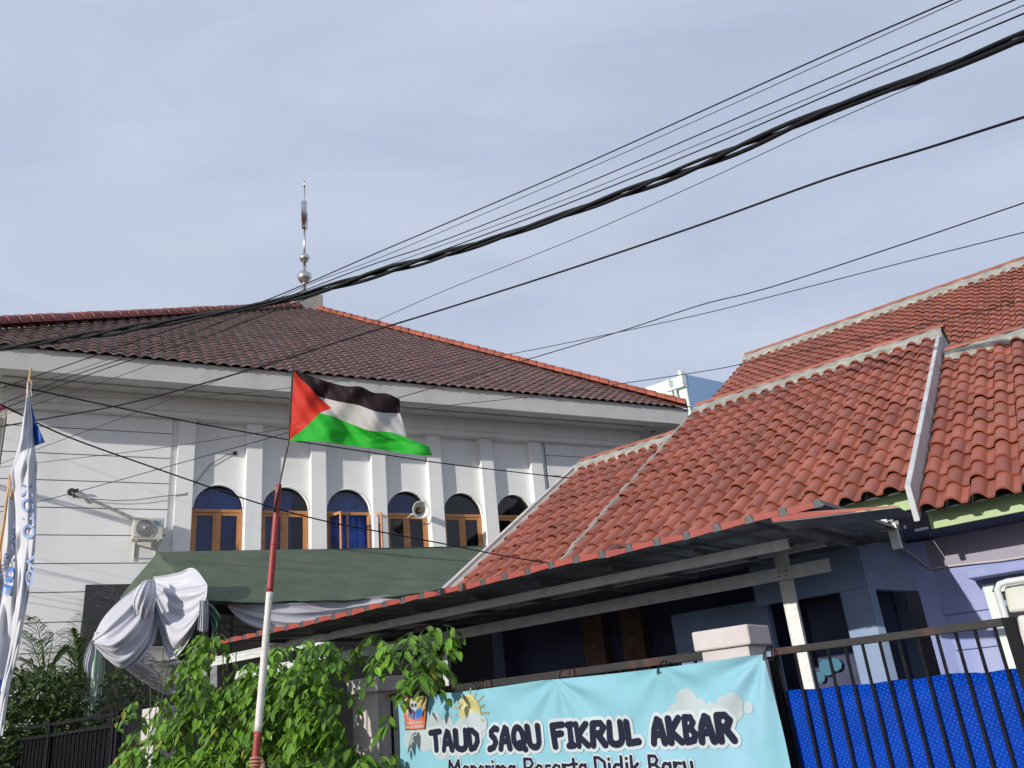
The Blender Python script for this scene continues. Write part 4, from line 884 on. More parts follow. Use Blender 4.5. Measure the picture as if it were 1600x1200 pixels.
# ------------------------------------------------------------------ tent
tent = thing('tarpaulin_tent', 'dark green tarpaulin tent stretched in front of the mosque windows', 'tent', Q(6,-5,0))
def pm(px, py, o_): return atM(px, py, o_)
def tdisp(u, v):
    return .07*math.sin(u*22+v*3)*v + .05*math.sin(u*47+v*9)*v**2 + .05*abs(math.sin(u*13+v*6))*v**1.5 + .05*math.sin(v*9+u*3)*.4 + (.17*abs(math.sin(u*9.5))*v**6)
loft([[(244,863,-2.2),(330,861,-2.2),(450,859,-2.2),(560,858,-2.2),(680,856,-2.2),(775,853,-2.2),(840,850,-2.2)],
      [(262,880,-3.4),(340,882,-3.4),(450,882,-3.4),(560,882,-3.4),(680,878,-3.4),(775,872,-3.4),(840,868,-3.4)],
      [(300,912,-4.8),(350,910,-4.8),(450,908,-4.8),(560,906,-4.8),(680,897,-4.8),(775,890,-4.8),(840,886,-4.8)],
      [(326,938,-5.8),(358,940,-5.8),(410,942,-5.8),(470,938,-5.8),(540,938,-5.8),(600,933,-5.8),(660,926,-5.8),(720,914,-5.8),(800,905,-5.8)],
      [(330,944,-5.7),(362,936,-5.7),(410,945,-5.7),(470,939,-5.7),(540,942,-5.7),(600,934,-5.7),(660,929,-5.7),(720,916,-5.7),(800,908,-5.7)]], 90, 60, pm, tdisp, .012, m_tarp, 'tarpaulin', tent)
loft([[(246,862,-2.2),(236,876,-2.4),(222,892,-2.8),(205,912,-3.3),(188,934,-3.8)],
      [(262,880,-3.4),(252,895,-3.6),(240,910,-3.9),(228,935,-4.4),(215,970,-4.8)],
      [(326,940,-5.8),(320,960,-5.7),(312,990,-5.6),(300,1015,-5.4),(290,1040,-5.3)]], 40, 40, pm, lambda u, v: .05*math.sin(v*14+u*4), .012, m_tarp, 'tarpaulin', tent)
loft([[(322,938,-5.9),(336,950,-5.95),(344,965,-5.95),(338,985,-5.9)],[(322,950,-5.9),(328,965,-5.9),(332,985,-5.9),(330,1000,-5.9)]], 20, 10, pm, lambda u, v: .04*math.sin(v*12+u*9), .01, mat('teal_green_cloth', (.05,.12,.08), .6), 'hanging_flap', tent)
# roof of the tent continuing back, side walls: keep the inside dark
b = MB()
q = [uoz(pm(246,862,-2.2)), uoz(pm(840,850,-2.2))]
b.quad(Q(q[0][0],-2.2,q[0][2]-.02), Q(q[1][0],-2.2,q[1][2]-.02), Q(q[1][0],-.34,q[1][2]-.9), Q(q[0][0],-.34,q[0][2]-.9)); b.build('tarpaulin', m_tarp, tent, solid=.01)
for px, py in ((330,950),(480,946),(636,935),(636,930)):
    c_ = uoz(pm(px, py, -5.5 if px > 260 else -3.9)); b = MB(); b.tube([Q(c_[0], c_[1], 0), Q(c_[0], c_[1], c_[2])], .03, 8); b.build('pole', m_black, tent)
# drapes
GD = 'satin drapes hung along the tent edge'
def drape(curves, disp, label, n=70, m=50, mt=None, name='drape', grp=GD):
    o_ = loft(curves, n, m, pm, disp, .006, mt or m_cloth, name); 
    # move origin to the lowest point
    co = [v.co for v in o_.data.vertices]; c = Vector(((min(v.x for v in co)+max(v.x for v in co))/2, (min(v.y for v in co)+max(v.y for v in co))/2, min(v.z for v in co)))
    for v in o_.data.vertices: v.co -= c
    o_.location = o_.location + c
    return tag(o_, label, 'drape', grp)
drape([[(243,903,-4.6),(215,916,-4.8),(183,942,-5.0),(160,968,-5.2),(144,1000,-5.3)],
       [(241,912,-4.8),(222,935,-5.1),(195,965,-5.4),(168,990,-5.5),(145,1002,-5.35)],
       [(242,925,-4.8),(232,955,-5.2),(212,990,-5.55),(180,1015,-5.6),(147,1006,-5.4)],
       [(245,935,-4.7),(240,972,-5.1),(225,1012,-5.4),(190,1044,-5.5),(150,1012,-5.4)],
       [(248,945,-4.6),(248,975,-4.8),(238,1008,-5.1),(205,1040,-5.3),(158,1026,-5.3)]],
      lambda u, v: (.25+.75*math.sin(math.pi*u))*(.075*math.sin(v*24+.8*u)+.035*math.sin(v*53+2.2*u)+.05*math.sin(v*9+1.5)), 'large white satin swag hanging from the tent corner above the green column')
drape([[(240,901,-4.9),(258,899,-5.1),(280,894,-5.4),(303,888,-5.6),(324,913,-5.9)],
       [(241,912,-4.9),(262,925,-5.2),(285,930,-5.5),(308,928,-5.75),(324,922,-5.95)],
       [(241,924,-4.9),(260,955,-5.2),(282,968,-5.55),(305,958,-5.8),(323,931,-6.0)],
       [(241,936,-4.9),(254,980,-5.2),(272,1012,-5.5),(298,985,-5.8),(322,938,-6.0)],
       [(241,948,-4.85),(250,985,-5.1),(265,1029,-5.3),(292,1006,-5.6),(320,946,-5.9)]],
      lambda u, v: (.2+.8*math.sin(math.pi*u))*(.085*math.sin(v*17+.6*u)+.04*math.sin(v*41+1.7*u)+.05*math.sin(v*7+1)), 'white satin drape fanned out against the green tarpaulin right of the bow')
drape([[(224,908,-5.3),(213,920,-5.5),(207,940,-5.5),(212,958,-5.4)],[(229,906,-5.5),(222,922,-5.8),(217,945,-5.8),(217,963,-5.6)],[(235,906,-5.5),(233,925,-5.8),(230,950,-5.8),(227,966,-5.6)],[(242,905,-5.3),(244,928,-5.5),(241,950,-5.5),(236,962,-5.4)]],
      lambda u, v: .09*abs(math.sin(v*15+u*3))**.6, 'small white satin bow knotted between the two large drapes', 40, 50)
drape([[(312,938,-6.0),(311,960,-6.0),(309,985,-5.9)],[(318,938,-6.05),(318,962,-6.05),(317,988,-6.0)],[(325,936,-6.0),(326,962,-6.0),(325,986,-5.95)]],
      lambda u, v: .06*abs(math.sin(v*14))**.7, 'narrow white satin tail hanging at the right end of the fanned drape', 20, 30)
drape([[(143,1000,-5.4),(136,1015,-5.4),(131,1035,-5.4),(134,1052,-5.4)],[(145,1002,-5.4),(141,1020,-5.45),(137,1040,-5.45),(138,1060,-5.4)],[(147,1004,-5.35),(148,1020,-5.4),(144,1040,-5.4),(141,1056,-5.4)]],
      lambda u, v: .05*abs(math.sin(v*12))**.7, 'narrow white satin tail beside the pale green column drape', 20, 30)
drape([[(355,944,-5.50),(400,944,-5.60),(470,942,-5.70),(540,938,-5.70),(640,926,-5.70)],[(356,947,-5.50),(400,958,-5.60),(460,968,-5.70),(530,962,-5.70),(640,940,-5.70)],[(357,950,-5.50),(385,975,-5.50),(440,990,-5.60),(520,980,-5.70),(640,955,-5.70)]],
      lambda u, v: .09*math.sin(math.pi*u)*abs(math.sin(v*10+.5*u))**.6, 'grey white cloth swag under the tarpaulin behind the flag pole', 70, 40)
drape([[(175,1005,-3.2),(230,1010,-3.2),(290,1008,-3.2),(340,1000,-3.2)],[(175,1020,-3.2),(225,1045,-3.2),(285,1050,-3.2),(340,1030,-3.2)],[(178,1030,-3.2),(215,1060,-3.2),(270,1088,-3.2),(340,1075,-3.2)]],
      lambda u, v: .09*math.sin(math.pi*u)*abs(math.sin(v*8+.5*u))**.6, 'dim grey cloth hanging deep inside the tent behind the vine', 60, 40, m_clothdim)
# green and white pleated column
cl = MB(); G = []
pt, pb = uoz(pm(158, 985, -5.3)), uoz(pm(144, 1135, -5.3))
for zz, (xl, xr) in ((988,(148,168)),(1030,(145,166)),(1080,(141,160)),(1140,(135,152)),(1300,(122,140))):
    G.append([pm(xl+(xr-xl)*x, zz, -5.2-.13*math.sin(math.pi*x)-.03*abs(math.sin(x*22))) for x in np.linspace(0, 1, 61)])
cl.grid(G); cl.uv = [(x, y) for y in range(5) for x in np.linspace(0, 1, 61)]
m_col = mat('striped_pleats', (.25,.42,.28), .6, var=.05)
def stripes():
    t = m_col.node_tree; l = t.links; p = t.nodes['Principled BSDF']; uvn = N(t, 'ShaderNodeUVMap'); sx = N(t, 'ShaderNodeSeparateXYZ'); ma = N(t, 'ShaderNodeMath', operation='MULTIPLY'); ma.inputs[1].default_value = 30; sn = N(t, 'ShaderNodeMath', operation='SINE'); gt_ = N(t, 'ShaderNodeMath', operation='GREATER_THAN'); gt_.inputs[1].default_value = .3
    mm = N(t, 'ShaderNodeMixRGB'); mm.inputs[2].default_value = (.55,.62,.54,1); old = p.inputs['Base Color'].links[0].from_socket
    l.new(uvn.outputs[0], sx.inputs[0]); l.new(sx.outputs[0], ma.inputs[0]); l.new(ma.outputs[0], sn.inputs[0]); l.new(sn.outputs[0], gt_.inputs[0]); l.new(gt_.outputs[0], mm.inputs[0]); l.new(old, mm.inputs[1]); l.new(mm.outputs[0], p.inputs['Base Color'])
stripes()
tag(cl.build('column_drape', m_col, smooth=True, solid=.01, fixn=False), 'pale green and white pleated cloth wrapped round a tent pole', 'drape')

# ------------------------------------------------------------------ flag and the hand that holds it
FY = 6.8
fl = thing('flag', 'Palestinian flag flying from a red and white bamboo pole with a thin rod', 'flag', atY(402,1200,FY)*[1,1,0])
def poleseg(q0, q1, r0, r1, mt, name, nodes=True):
    a, b_ = atY(*q0, FY), atY(*q1, FY); n = 24; pts = []; rr = []
    for k in range(n+1):
        f_ = k/n; pts.append(a+(b_-a)*f_); rr.append(r0+(r1-r0)*f_)
    b = MB(); b.tube(pts, rr, 14); o_ = b.build(name, mt, fl, smooth=True); return o_
def PX(y): return 403-(1143-y)*(403-435.5)/(1143-757) if False else 435.5+(y-757)*(403.0-435.5)/(1143-757)
poleseg((PX(1330),1330), (PX(1143),1143), .0295, .0284, m_polered, 'red_pole_section'); poleseg((PX(1143),1143), (PX(925),925), .0283, .0268, m_polewhite, 'white_pole_section'); poleseg((PX(925),925), (PX(757),757), .0267, .0252, m_polered, 'red_pole_section')
for y, mt_ in ((1112, m_polewhite), (1015, m_polewhite), (800, m_polered), (852, m_polered)):
    c_ = atY(PX(y), y, FY); c2_ = atY(PX(y-2.2), y-2.2, FY); MB().tube([c_, (c_+c2_)/2, c2_], [.027,.0292,.027], 14).build('bamboo_node', mt_, fl, smooth=True)
b = MB(); b.tube([atY(428,800,FY-.034), atY(437,755,FY-.034), atY(451,690,FY-.005), atY(458,572,FY)], .0088, 8); b.build('flag_rod', m_stick, fl, smooth=True)
b = MB()
for y in (772, 795): c_ = atY(PX(y)-1, y, FY-.01); b.tube([c_+np.array([math.cos(a)*.035, math.sin(a)*.04, 0]) for a in np.linspace(0, 6.28, 14)], .003, 5)
b.build('wire_tie', m_stick, fl)
tc_ = [(300+x/3, 450+y/3) for x, y in ((478,383),(560,412),(640,440),(720,460),(790,462),(850,490),(915,495),(974,522))]
bw = [(300+x/3, 450+y/3) for x, y in ((472,490),(540,493),(605,512),(690,533),(780,550),(865,580),(920,586),(975,587))]
wg = [(300+x/3, 450+y/3) for x, y in ((464,605),(520,592),(590,587),(660,602),(740,635),(830,668),(930,675),(1010,703))]
w2 = [(300+x/3, 450+y/3) for x, y in ((461,655),(520,650),(600,650),(680,665),(760,690),(860,712),(980,722),(1110,742))]
bt_ = [(300+x/3, 450+y/3) for x, y in ((457,718),(560,718),(650,725),(750,740),(850,752),(950,768),(1050,781),(1127,786))]
cs = [spline(c, 120) for c in (tc_, bw, wg, w2, bt_)]; vv = [0, 1/3, 2/3, .84, 1]
G = []; uvs = []
for v in np.linspace(0, 1, 73):
    i = max(0, min(3, np.searchsorted(vv, v, side='right')-1)); f_ = (v-vv[i])/(vv[i+1]-vv[i]); row = []
    for k in range(120):
        pp_ = cs[i][k]+(cs[i+1][k]-cs[i][k])*f_; u = k/119
        dpt = 1.6*.055*math.sin(u*8.5-v*3.2)*min(1, u*3)+1.6*.022*math.sin(u*19+v*7)*min(1, u*3)+.006*math.sin(u*47-v*16)+.004*math.sin(v*40+u*25)*(v > .8)
        row.append(atY(pp_[0], pp_[1], FY-.008+dpt*.9)); uvs.append((u, v))
    G.append(row)
b = MB(); b.grid(G); b.uv = uvs
m_flag = bpy.data.materials.new('flag_cloth'); m_flag.use_nodes = True
def flagmat():
    t = m_flag.node_tree; l = t.links; p = t.nodes['Principled BSDF']; p.inputs['Roughness'].default_value = .62; p.inputs['Specular IOR Level'].default_value = .25
    uvn = N(t, 'ShaderNodeUVMap'); sx = N(t, 'ShaderNodeSeparateXYZ'); l.new(uvn.outputs[0], sx.inputs[0])
    def M_(op, a, b_):
        n = N(t, 'ShaderNodeMath', operation=op)
        for i, x in enumerate((a, b_)):
            if isinstance(x, (int, float)): n.inputs[i].default_value = x
            elif x is not None: l.new(x, n.inputs[i])
        return n.outputs[0]
    U, V = sx.outputs[0], sx.outputs[1]
    def mixc(f_, a, b_):
        n = N(t, 'ShaderNodeMixRGB'); l.new(f_, n.inputs[0])
        for i, x in ((1, a), (2, b_)):
            if isinstance(x, tuple): n.inputs[i].default_value = (*x, 1)
            else: l.new(x, n.inputs[i])
        return n.outputs[0]
    s1_ = mixc(M_('GREATER_THAN', V, 1/3), (.02,.009,.012), (.50,.48,.47)); s2_ = mixc(M_('GREATER_THAN', V, 2/3), s1_, (.02,.42,.03))
    tri = M_('MULTIPLY', M_('SUBTRACT', 1.0, M_('ABSOLUTE', M_('SUBTRACT', M_('MULTIPLY', V, 2), 1.0), None)), .355)
    s3_ = mixc(M_('LESS_THAN', U, tri), s2_, (.62,.035,.02)); l.new(s3_, p.inputs['Base Color'])
    tr = N(t, 'ShaderNodeBsdfTranslucent'); l.new(s3_, tr.inputs[0]); ms = N(t, 'ShaderNodeMixShader'); ms.inputs[0].default_value = .25; l.new(p.outputs[0], ms.inputs[1]); l.new(tr.outputs[0], ms.inputs[2]); l.new(ms.outputs[0], t.nodes['Material Output'].inputs[0])
    w_ = N(t, 'ShaderNodeTexNoise'); w_.inputs['Scale'].default_value = 22; w_.inputs['Detail'].default_value = 3; bp = N(t, 'ShaderNodeBump'); bp.inputs['Strength'].default_value = .28; bp.inputs['Distance'].default_value = .02
    tcn = N(t, 'ShaderNodeTexCoord'); l.new(tcn.outputs['Object'], w_.inputs[0]); l.new(w_.outputs[0], bp.inputs['Height']); l.new(bp.outputs[0], p.inputs['Normal'])
flagmat()
b.build('cloth', m_flag, fl, smooth=True, fixn=False)

# person: raised hand closed round the pole, the rest of the body below the frame
def skin_obj(name, pts, edges, rad, mt, parent=None, root=0, sub=2, loc=None):
    off = rootloc(parent) if parent is not None else np.array(loc)
    me = bpy.data.meshes.new(name); me.from_pydata([list(np.array(p_)-off) for p_ in pts], edges, []); o_ = bpy.data.objects.new(name, me); COL.objects.link(o_)
    if parent is not None: o_.parent = parent
    else: o_.location = off
    md = o_.modifiers.new('k', 'SKIN'); md.use_smooth_shade = True; 
    for i, r_ in enumerate(rad): me.skin_vertices[0].data[i].radius = (r_, r_) if not isinstance(r_, tuple) else r_
    me.skin_vertices[0].data[root].use_root = True
    ms = o_.modifiers.new('u', 'SUBSURF'); ms.levels = sub; ms.render_levels = sub
    dg = bpy.context.evaluated_depsgraph_get(); m2 = bpy.data.meshes.new_from_object(o_.evaluated_get(dg)); o_.modifiers.clear(); o_.data = m2
    m2.materials.clear(); m2.materials.append(mt); m2.polygons.foreach_set('use_smooth', [True]*len(m2.polygons)); return o_
hp = atY(PX(1188), 1188, FY); pd = atY(PX(1143), 1143, FY)-atY(PX(1330), 1330, FY); pd /= np.linalg.norm(pd)
xr = np.array([1., 0, 0]); xr -= pd*(xr @ pd); xr /= np.linalg.norm(xr); yb = np.cross(pd, xr)   # yb points away
pts = []; edges = []; rad = []
def add(p_, r_, par=None):
    pts.append(np.array(p_)); rad.append(r_); i = len(pts)-1
    if par is not None: edges.append((par, i))
    return i
base = P(0,0,0)
feet = hp*[1,1,0]+np.array([.30, .12, -.16])
pel = add(feet+upv*.86, (.15,.11)); che = add(feet+upv*1.16, (.16,.11), pel); ch2 = add(feet+upv*1.27, (.13,.09), che); nk = add(feet+upv*1.34, .052, ch2); hd = add(feet+upv*1.42, (.075,.085), nk); hd2 = add(feet+upv*1.51, (.078,.092), hd)
sh_ = add(feet+upv*1.27+np.array([-.17,0,0]), .055, ch2); el_ = add(hp+np.array([.06,-.06,-.40]), .042, sh_); wr = add(hp+xr*.05+yb*.0-pd*.13, (.029,.023), el_)
pm_ = add(hp+xr*.052+yb*.005-pd*.055, (.034,.020), wr)
sh2 = add(feet+upv*1.27+np.array([.17,0,0]), .055, ch2); e2 = add(feet+upv*1.0+np.array([.24,0,0]), .042, sh2); w2_ = add(feet+upv*.78+np.array([.25,-.06,0]), .028, e2); add(feet+upv*.66+np.array([.25,-.08,0]), .03, w2_)
for sx_ in (-1, 1):
    k1 = add(feet+np.array([.09*sx_,0,.78]), .09, pel); k2 = add(feet+np.array([.1*sx_,-.01,.45]), .06, k1); k3 = add(feet+np.array([.1*sx_,.02,.08]), .042, k2); add(feet+np.array([.1*sx_,-.12,.035]), .035, k3)
RP = .0295
for j, (dz, ln, rr) in enumerate(((.014, 4.6, .0105), (-.011, 5.0, .011), (-.036, 4.7, .0105), (-.060, 4.0, .0095))):
    kn = add(hp+xr*(RP+.018)+yb*(-.004)+pd*dz, rr*1.15, pm_); prev = kn
    for s_, an in enumerate(np.linspace(-.35, -ln*.78, 6)):
        q = hp+(xr*math.cos(an)+yb*math.sin(an))*(RP+rr*.95)+pd*(dz+.004*math.sin(s_)); prev = add(q, rr*(1-.05*s_), prev)
th = add(hp+xr*(RP+.02)+yb*.02-pd*.015, .0115, pm_); th2 = add(hp+xr*(RP*.5)+yb*(RP+.012)+pd*.016, .0105, th); th3 = add(hp-xr*(RP*.6)+yb*(RP+.006)+pd*.022, .0095, th2); add(hp-xr*(RP+.009)+yb*.006+pd*.027, .008, th3)
per = thing('person', 'person reaching up out of the bottom edge to grip the red and white flag pole', 'person', feet)
skin_obj('body', pts, edges, rad, m_skin, per, root=pel)
ts_ = [feet+upv*.8, feet+upv*1.0, feet+upv*1.17, feet+upv*1.28, feet+upv*1.275+np.array([-.19,0,0]), feet+upv*1.275+np.array([.19,0,0]), feet+upv*1.1+np.array([.23,0,0])]
skin_obj('shirt', ts_, [(0,1),(1,2),(2,3),(3,4),(3,5),(5,6)], [(.175,.135),(.17,.13),(.18,.13),(.14,.1),.07,.07,.062], m_shirt, per)
b = MB(); b.lathe([(.0,.115),(.06,.105),(.1,.06),(.108,.0),(.1,-.05),(.06,-.08)], feet+upv*1.485+np.array([0,.02,0]), upv, 18); b.build('hair', m_hair, per, smooth=True)

# ------------------------------------------------------------------ feather banner at the left edge
FB = 5.6
fbn = thing('feather_banner', 'folded white and blue cloth feather banner on a bamboo pole at the left edge', 'banner', atY(15,1150,FB)*[1,1,0])
m_fw = mat('white_banner_cloth', (.68,.68,.72), .5, var=.03, trans=.15); m_fb = mat('royal_blue_cloth', (.02,.11,.42), .5, var=.12, scale=6, trans=.1)
def fd(px, py): return .035*math.sin((px-py*.12)*.16)+.012*math.sin(px*.45+py*.03)+.01*math.sin(py*.09+px*.2)
def py_(px, py, d): return atY(px, py, FB+fd(px, py)+d)
loft([[(41,628),(36,655),(31,688),(20,728),(17,745),(24,790),(25,850),(28,900),(24,950),(14,1020),(2,1080),(-8,1150)],
      [(43,600),(44,655),(45,688),(40,728),(38,745),(42,790),(42,850),(40,900),(35,950),(22,1020),(8,1080),(-2,1150)],
      [(44,598),(50,655),(54,697),(58,728),(57,745),(57,790),(55,850),(50,900),(41,950),(28,1020),(14,1080),(4,1150)]], 120, 40, py_, lambda u, v: .04*math.sin(v*math.pi)*-1+.010*math.sin(v*17+u*20)+.008*math.sin(u*70+v*5)*(u < .35), .003, m_fw, 'white_cloth', fbn)
loft([[(42.5,596),(41,615),(42,640),(47,670),(54,697)],[(43,596),(46,620),(53,648),(61,670),(70,691)]], 30, 14, py_, lambda u, v: .02+.015*math.sin(v*9+u*5), .003, m_fb, 'blue_cloth', fbn)
loft([[(16,748),(12,790),(6,840),(-3,900),(-12,980),(-20,1080)],[(24,760),(24,800),(22,850),(18,900),(14,980),(6,1080)],[(30,760),(30,800),(30,850),(30,900),(26,980),(14,1060)]], 60, 24, py_, lambda u, v: .09+.015*math.sin(v*8+u*12), .003, m_fw, 'rear_cloth', fbn)
loft([[(0,1062),(-3,1070),(-6,1085)],[(4,1060),(3,1068),(0,1082)]], 8, 5, py_, lambda u, v: -.06, .003, m_fb, 'blue_patch', fbn)
MB().tube([atY(49,575,FB+.03), atY(44,600,FB+.03), atY(40,660,FB+.06), atY(20,760,FB+.1), atY(-20,1000,FB+.1), atY(-55,1330,FB+.1)], .009, 8).build('bamboo_pole', m_bamboo, fbn, smooth=True)
MB().tube([atY(46,592,FB-.01), atY(50,600,FB-.01), atY(48,608,FB-.01), atY(50,620,FB-.01)], .004, 5).build('string', m_pinkw, fbn)
tag(MB().tube([atY(17,742,FB+.25), atY(12,775,FB+.25), atY(6,820,FB+.25), atY(-8,900,FB+.25), atY(-40,1300,FB+.25)], .013, 8).build('bamboo_pole', m_bamboo, smooth=True), 'bare bamboo pole leaning behind the white feather banner', 'pole')
m_lb = mat('faded_blue_ink', (.26,.36,.60), .5, var=.2); m_db = mat('blue_print_ink', (.05,.20,.58), .5, var=.1); m_sb = mat('navy_print_ink', (.07,.12,.25), .5)
def vtext(txt, p0, p1, hpx, dep, mt, name='lettering'):
    d = np.array(p1)-np.array(p0); Ln = np.linalg.norm(d); d = d/Ln; up_ = np.array([d[1], -d[0]])   # letters stand to the right, text runs down
    b = MB()
    def fm(x, y): q = np.array(p0)+d*x*Ln+up_*y*hpx/.7; return py_(q[0], q[1], dep)
    text_mesh(txt, fm, b); return b.build(name, mt, fbn, fixn=False)
vtext('NOTO', (33,757), (36,842), 18, -.062, m_lb); vtext('VO', (42,866), (40,915), 12, -.062, m_lb)
vtext('SIAP', (22,815), (14,858), 8, .045, m_sb); vtext('BANG', (8,864), (-5,912), 7, .045, m_sb); vtext('GE', (14,884), (2,928), 13, .04, m_db)
# pink scrap at the very left
tag(MB().tube([atD(-12,642,12), atD(8,635,12)], .035, 8).build('pink_ribbon', mat('pink_cloth', (.5,.08,.18), .6), smooth=True), 'short pink ribbon end at the left edge under the eave', 'ribbon')

# ------------------------------------------------------------------ overhead cables
def wdist(px, d0=15., d1=7.): f_ = min(1.75, max(-.5, px/1600)); return 1/(1/d0+(1/d1-1/d0)*f_)
GW = 'overhead cables crossing the sky'
def wire(pts, rad, label, mt=m_wire, d0=15., d1=7., ext=True, strands=0):
    pts = list(pts)
    if ext == True:
        a, b_ = np.array(pts[0][:2], float), np.array(pts[1][:2], float); pts.insert(0, tuple(a+(a-b_)/np.linalg.norm(a-b_)*650))
        a, b_ = np.array(pts[-1][:2], float), np.array(pts[-2][:2], float); pts.append(tuple(a+(a-b_)/np.linalg.norm(a-b_)*650))
    s_ = spline(pts, 90); path = [atD(x, y, wdist(x, d0, d1)) for x, y in s_]; b = MB()
    if not strands: b.tube(path, rad, 6)
    else:
        ln = np.r_[0, np.cumsum([np.linalg.norm(path[i+1]-path[i]) for i in range(len(path)-1)])]
        n2 = 420; pp_ = np.array([[np.interp(t, ln, [p_[c] for p_ in path]) for c in range(3)] for t in np.linspace(0, ln[-1], n2)])
        for k in range(strands):
            q = []
            for i in range(n2):
                t = ln[-1]*i/(n2-1); tn = pp_[min(i+1,n2-1)]-pp_[max(i-1,0)]; tn /= np.linalg.norm(tn); x = np.cross(tn, upv); x /= np.linalg.norm(x); y = np.cross(x, tn); an = t*2.1+k*2*math.pi/strands+.5*math.sin(t*.7); am = .030+.010*math.sin(t*1.3)
                q.append(pp_[i]+(x*math.cos(an)*.6+y*math.sin(an))*am*(rad/.02))
            b.tube(q, rad*(1-.2*(k % 2)), 8)
    return tag(b.build('overhead_cable', mt, smooth=True), label, 'cable', GW)
wire([(1488,0),(1300,82),(1100,172),(900,262),(700,348),(580,399),(470,447),(380,482),(250,520),(133,561),(0,607)], .0085, 'topmost black cable of the bunch crossing the sky above the finial')
wire([(1502,0),(1300,92),(1100,183),(900,272),(700,358),(580,408),(486,443),(380,490),(233,540),(100,585),(0,612)], .0045, 'thin grey cable just below the topmost cable', m_wire2)
wire([(1585,0),(1300,120),(1100,207),(900,293),(700,373),(580,414),(480,452),(380,490),(290,525),(193,560),(100,592),(0,632)], .0075, 'third cable from the top, ending on the right side of the upper edge')
wire([(1600,8),(1450,73),(1300,138),(1100,222),(900,305),(700,380),(580,424),(470,465),(350,515),(233,570),(150,600),(60,630),(0,650)], .0048, 'thin cable with a tiny knot near the upper right corner', m_wire2)
wire([(1600,21),(1450,84),(1300,146),(1100,232),(900,313),(700,388),(580,430),(470,470),(330,523),(203,563),(100,600),(0,641)], .008, 'black cable directly above the thick twisted bundle')
wire([(1600,57),(1450,117),(1300,171),(1150,234),(1000,293),(850,347),(700,396),(580,430),(470,462),(380,482),(200,514),(100,530),(0,545)], .026, 'thick twisted black cable bundle running down to the mosque eave', strands=3)
wire([(1545,84),(1300,190),(1100,283),(900,372),(700,452),(590,500),(480,545),(383,578),(217,643),(55,703),(0,725)], .0045, 'thin cable below the thick bundle passing over the mosque roof', m_wire2)
wire([(1600,183),(1450,231),(1300,277),(1100,349),(900,417),(700,481),(560,524),(400,575),(200,630),(0,667)], .0125, 'single heavy black cable running across the middle of the sky')
wire([(1600,317),(1400,385),(1200,450),(1100,475),(975,516),(817,564),(683,604),(560,640),(449,676),(280,724),(115,770),(60,784),(0,800)], .0058, 'cable passing above the tower block and behind the flag')
wire([(1600,363),(1400,413),(1210,462),(1100,490),(933,526),(787,555),(600,585),(400,612),(233,622),(100,618),(0,598)], .0048, 'thin cable crossing the heavier one above the orange hip ridge', m_wire2)
wire([(1600,470),(1400,517),(1168,567),(1100,580),(954,602),(833,619),(627,642),(455,668),(250,700),(0,730)], .0048, 'thin cable crossing the upper terracotta roof and the tower block', m_wire2)
wire([(-100,570),(0,597),(100,619),(200,640),(300,660),(400,678),(450,687),(560,704),(700,725),(888,747)], .008, 'cable sagging across the arched window bays to the left roof verge', d0=9, d1=17, ext=False)
wire([(-100,592),(0,632),(100,680),(247,733),(400,785),(507,814),(600,832),(700,851),(790,869),(866,881)], .008, 'cable crossing the lower halves of the arched windows to the roof tiles', d0=9, d1=13, ext=False)
cbl = [atM(*q, -.02) for q in ((118,775),(150,780),(180,782),(215,781),(250,776),(290,772))]+[atM(*q, .15) for q in ((305,755),(328,726),(345,716),(356,710),(367,711))]
tag(MB().tube(cbl, .009, 6).build('wall_cable', m_wire2, smooth=True), 'slack grey cable strung over the mosque wall between two holes', 'cable')

# ------------------------------------------------------------------ vegetation
def leaf(mb, p_, d, up_, ln, wd, fold, droop, t):
    """one folded, drooping leaf as 8 faces"""
    d = d/np.linalg.norm(d); s_ = np.cross(d, up_); s_ /= (np.linalg.norm(s_)+1e-9); n_ = np.cross(s_, d); pr = ((0,.0),(.22,.72),(.5,1.),(.78,.68),(1,0)); C_, Lf_, Rt = [], [], []
    for x, w_ in pr:
        c = p_+d*ln*x-upv*droop*ln*x*x; C_.append(c); Lf_.append(c+(s_+n_*fold)*wd*w_*.5); Rt.append(c-(s_-n_*fold)*wd*w_*.5)
    b = len(mb.v); mb.v += C_+Lf_+Rt
    for k in range(4):
        mb.f.append((b+k, b+k+1, b+6+k, b+5+k)); mb.c.append(t); mb.f.append((b+k+1, b+k, b+10+k, b+11+k)); mb.c.append(t)
vine = thing('climbing_vine', 'dense bright green leafy vine covering the street wall and pillar', 'vine', P(-7.5, BW, 0))
LV = MB(); SM = MB()
blobs = [(312,1012,26,1),(300,1048,30,1),(300,1100,48,1),(300,1160,60,1),(372,1130,62,1.),(240,1172,42,1),(198,1190,24,1),(222,1112,20,.5),(445,1035,38,1),(492,1014,28,1),(532,1045,36,1),(440,1092,58,1),(512,1100,46,1),(430,1162,60,1),(515,1160,46,1.),(545,1195,40,1),(592,1195,26,.9),(612,1125,14,.7),(606,1165,12,.8),(650,1010,28,.75),(690,988,20,.8),(640,1046,20,.7),(604,1018,22,.7),(652,1064,12,.6),(583,1003,18,.6),(672,1036,14,.6),(640,1066,10,.6),(330,1000,18,1),(705,1000,8,.6),(395,1070,40,.9)]
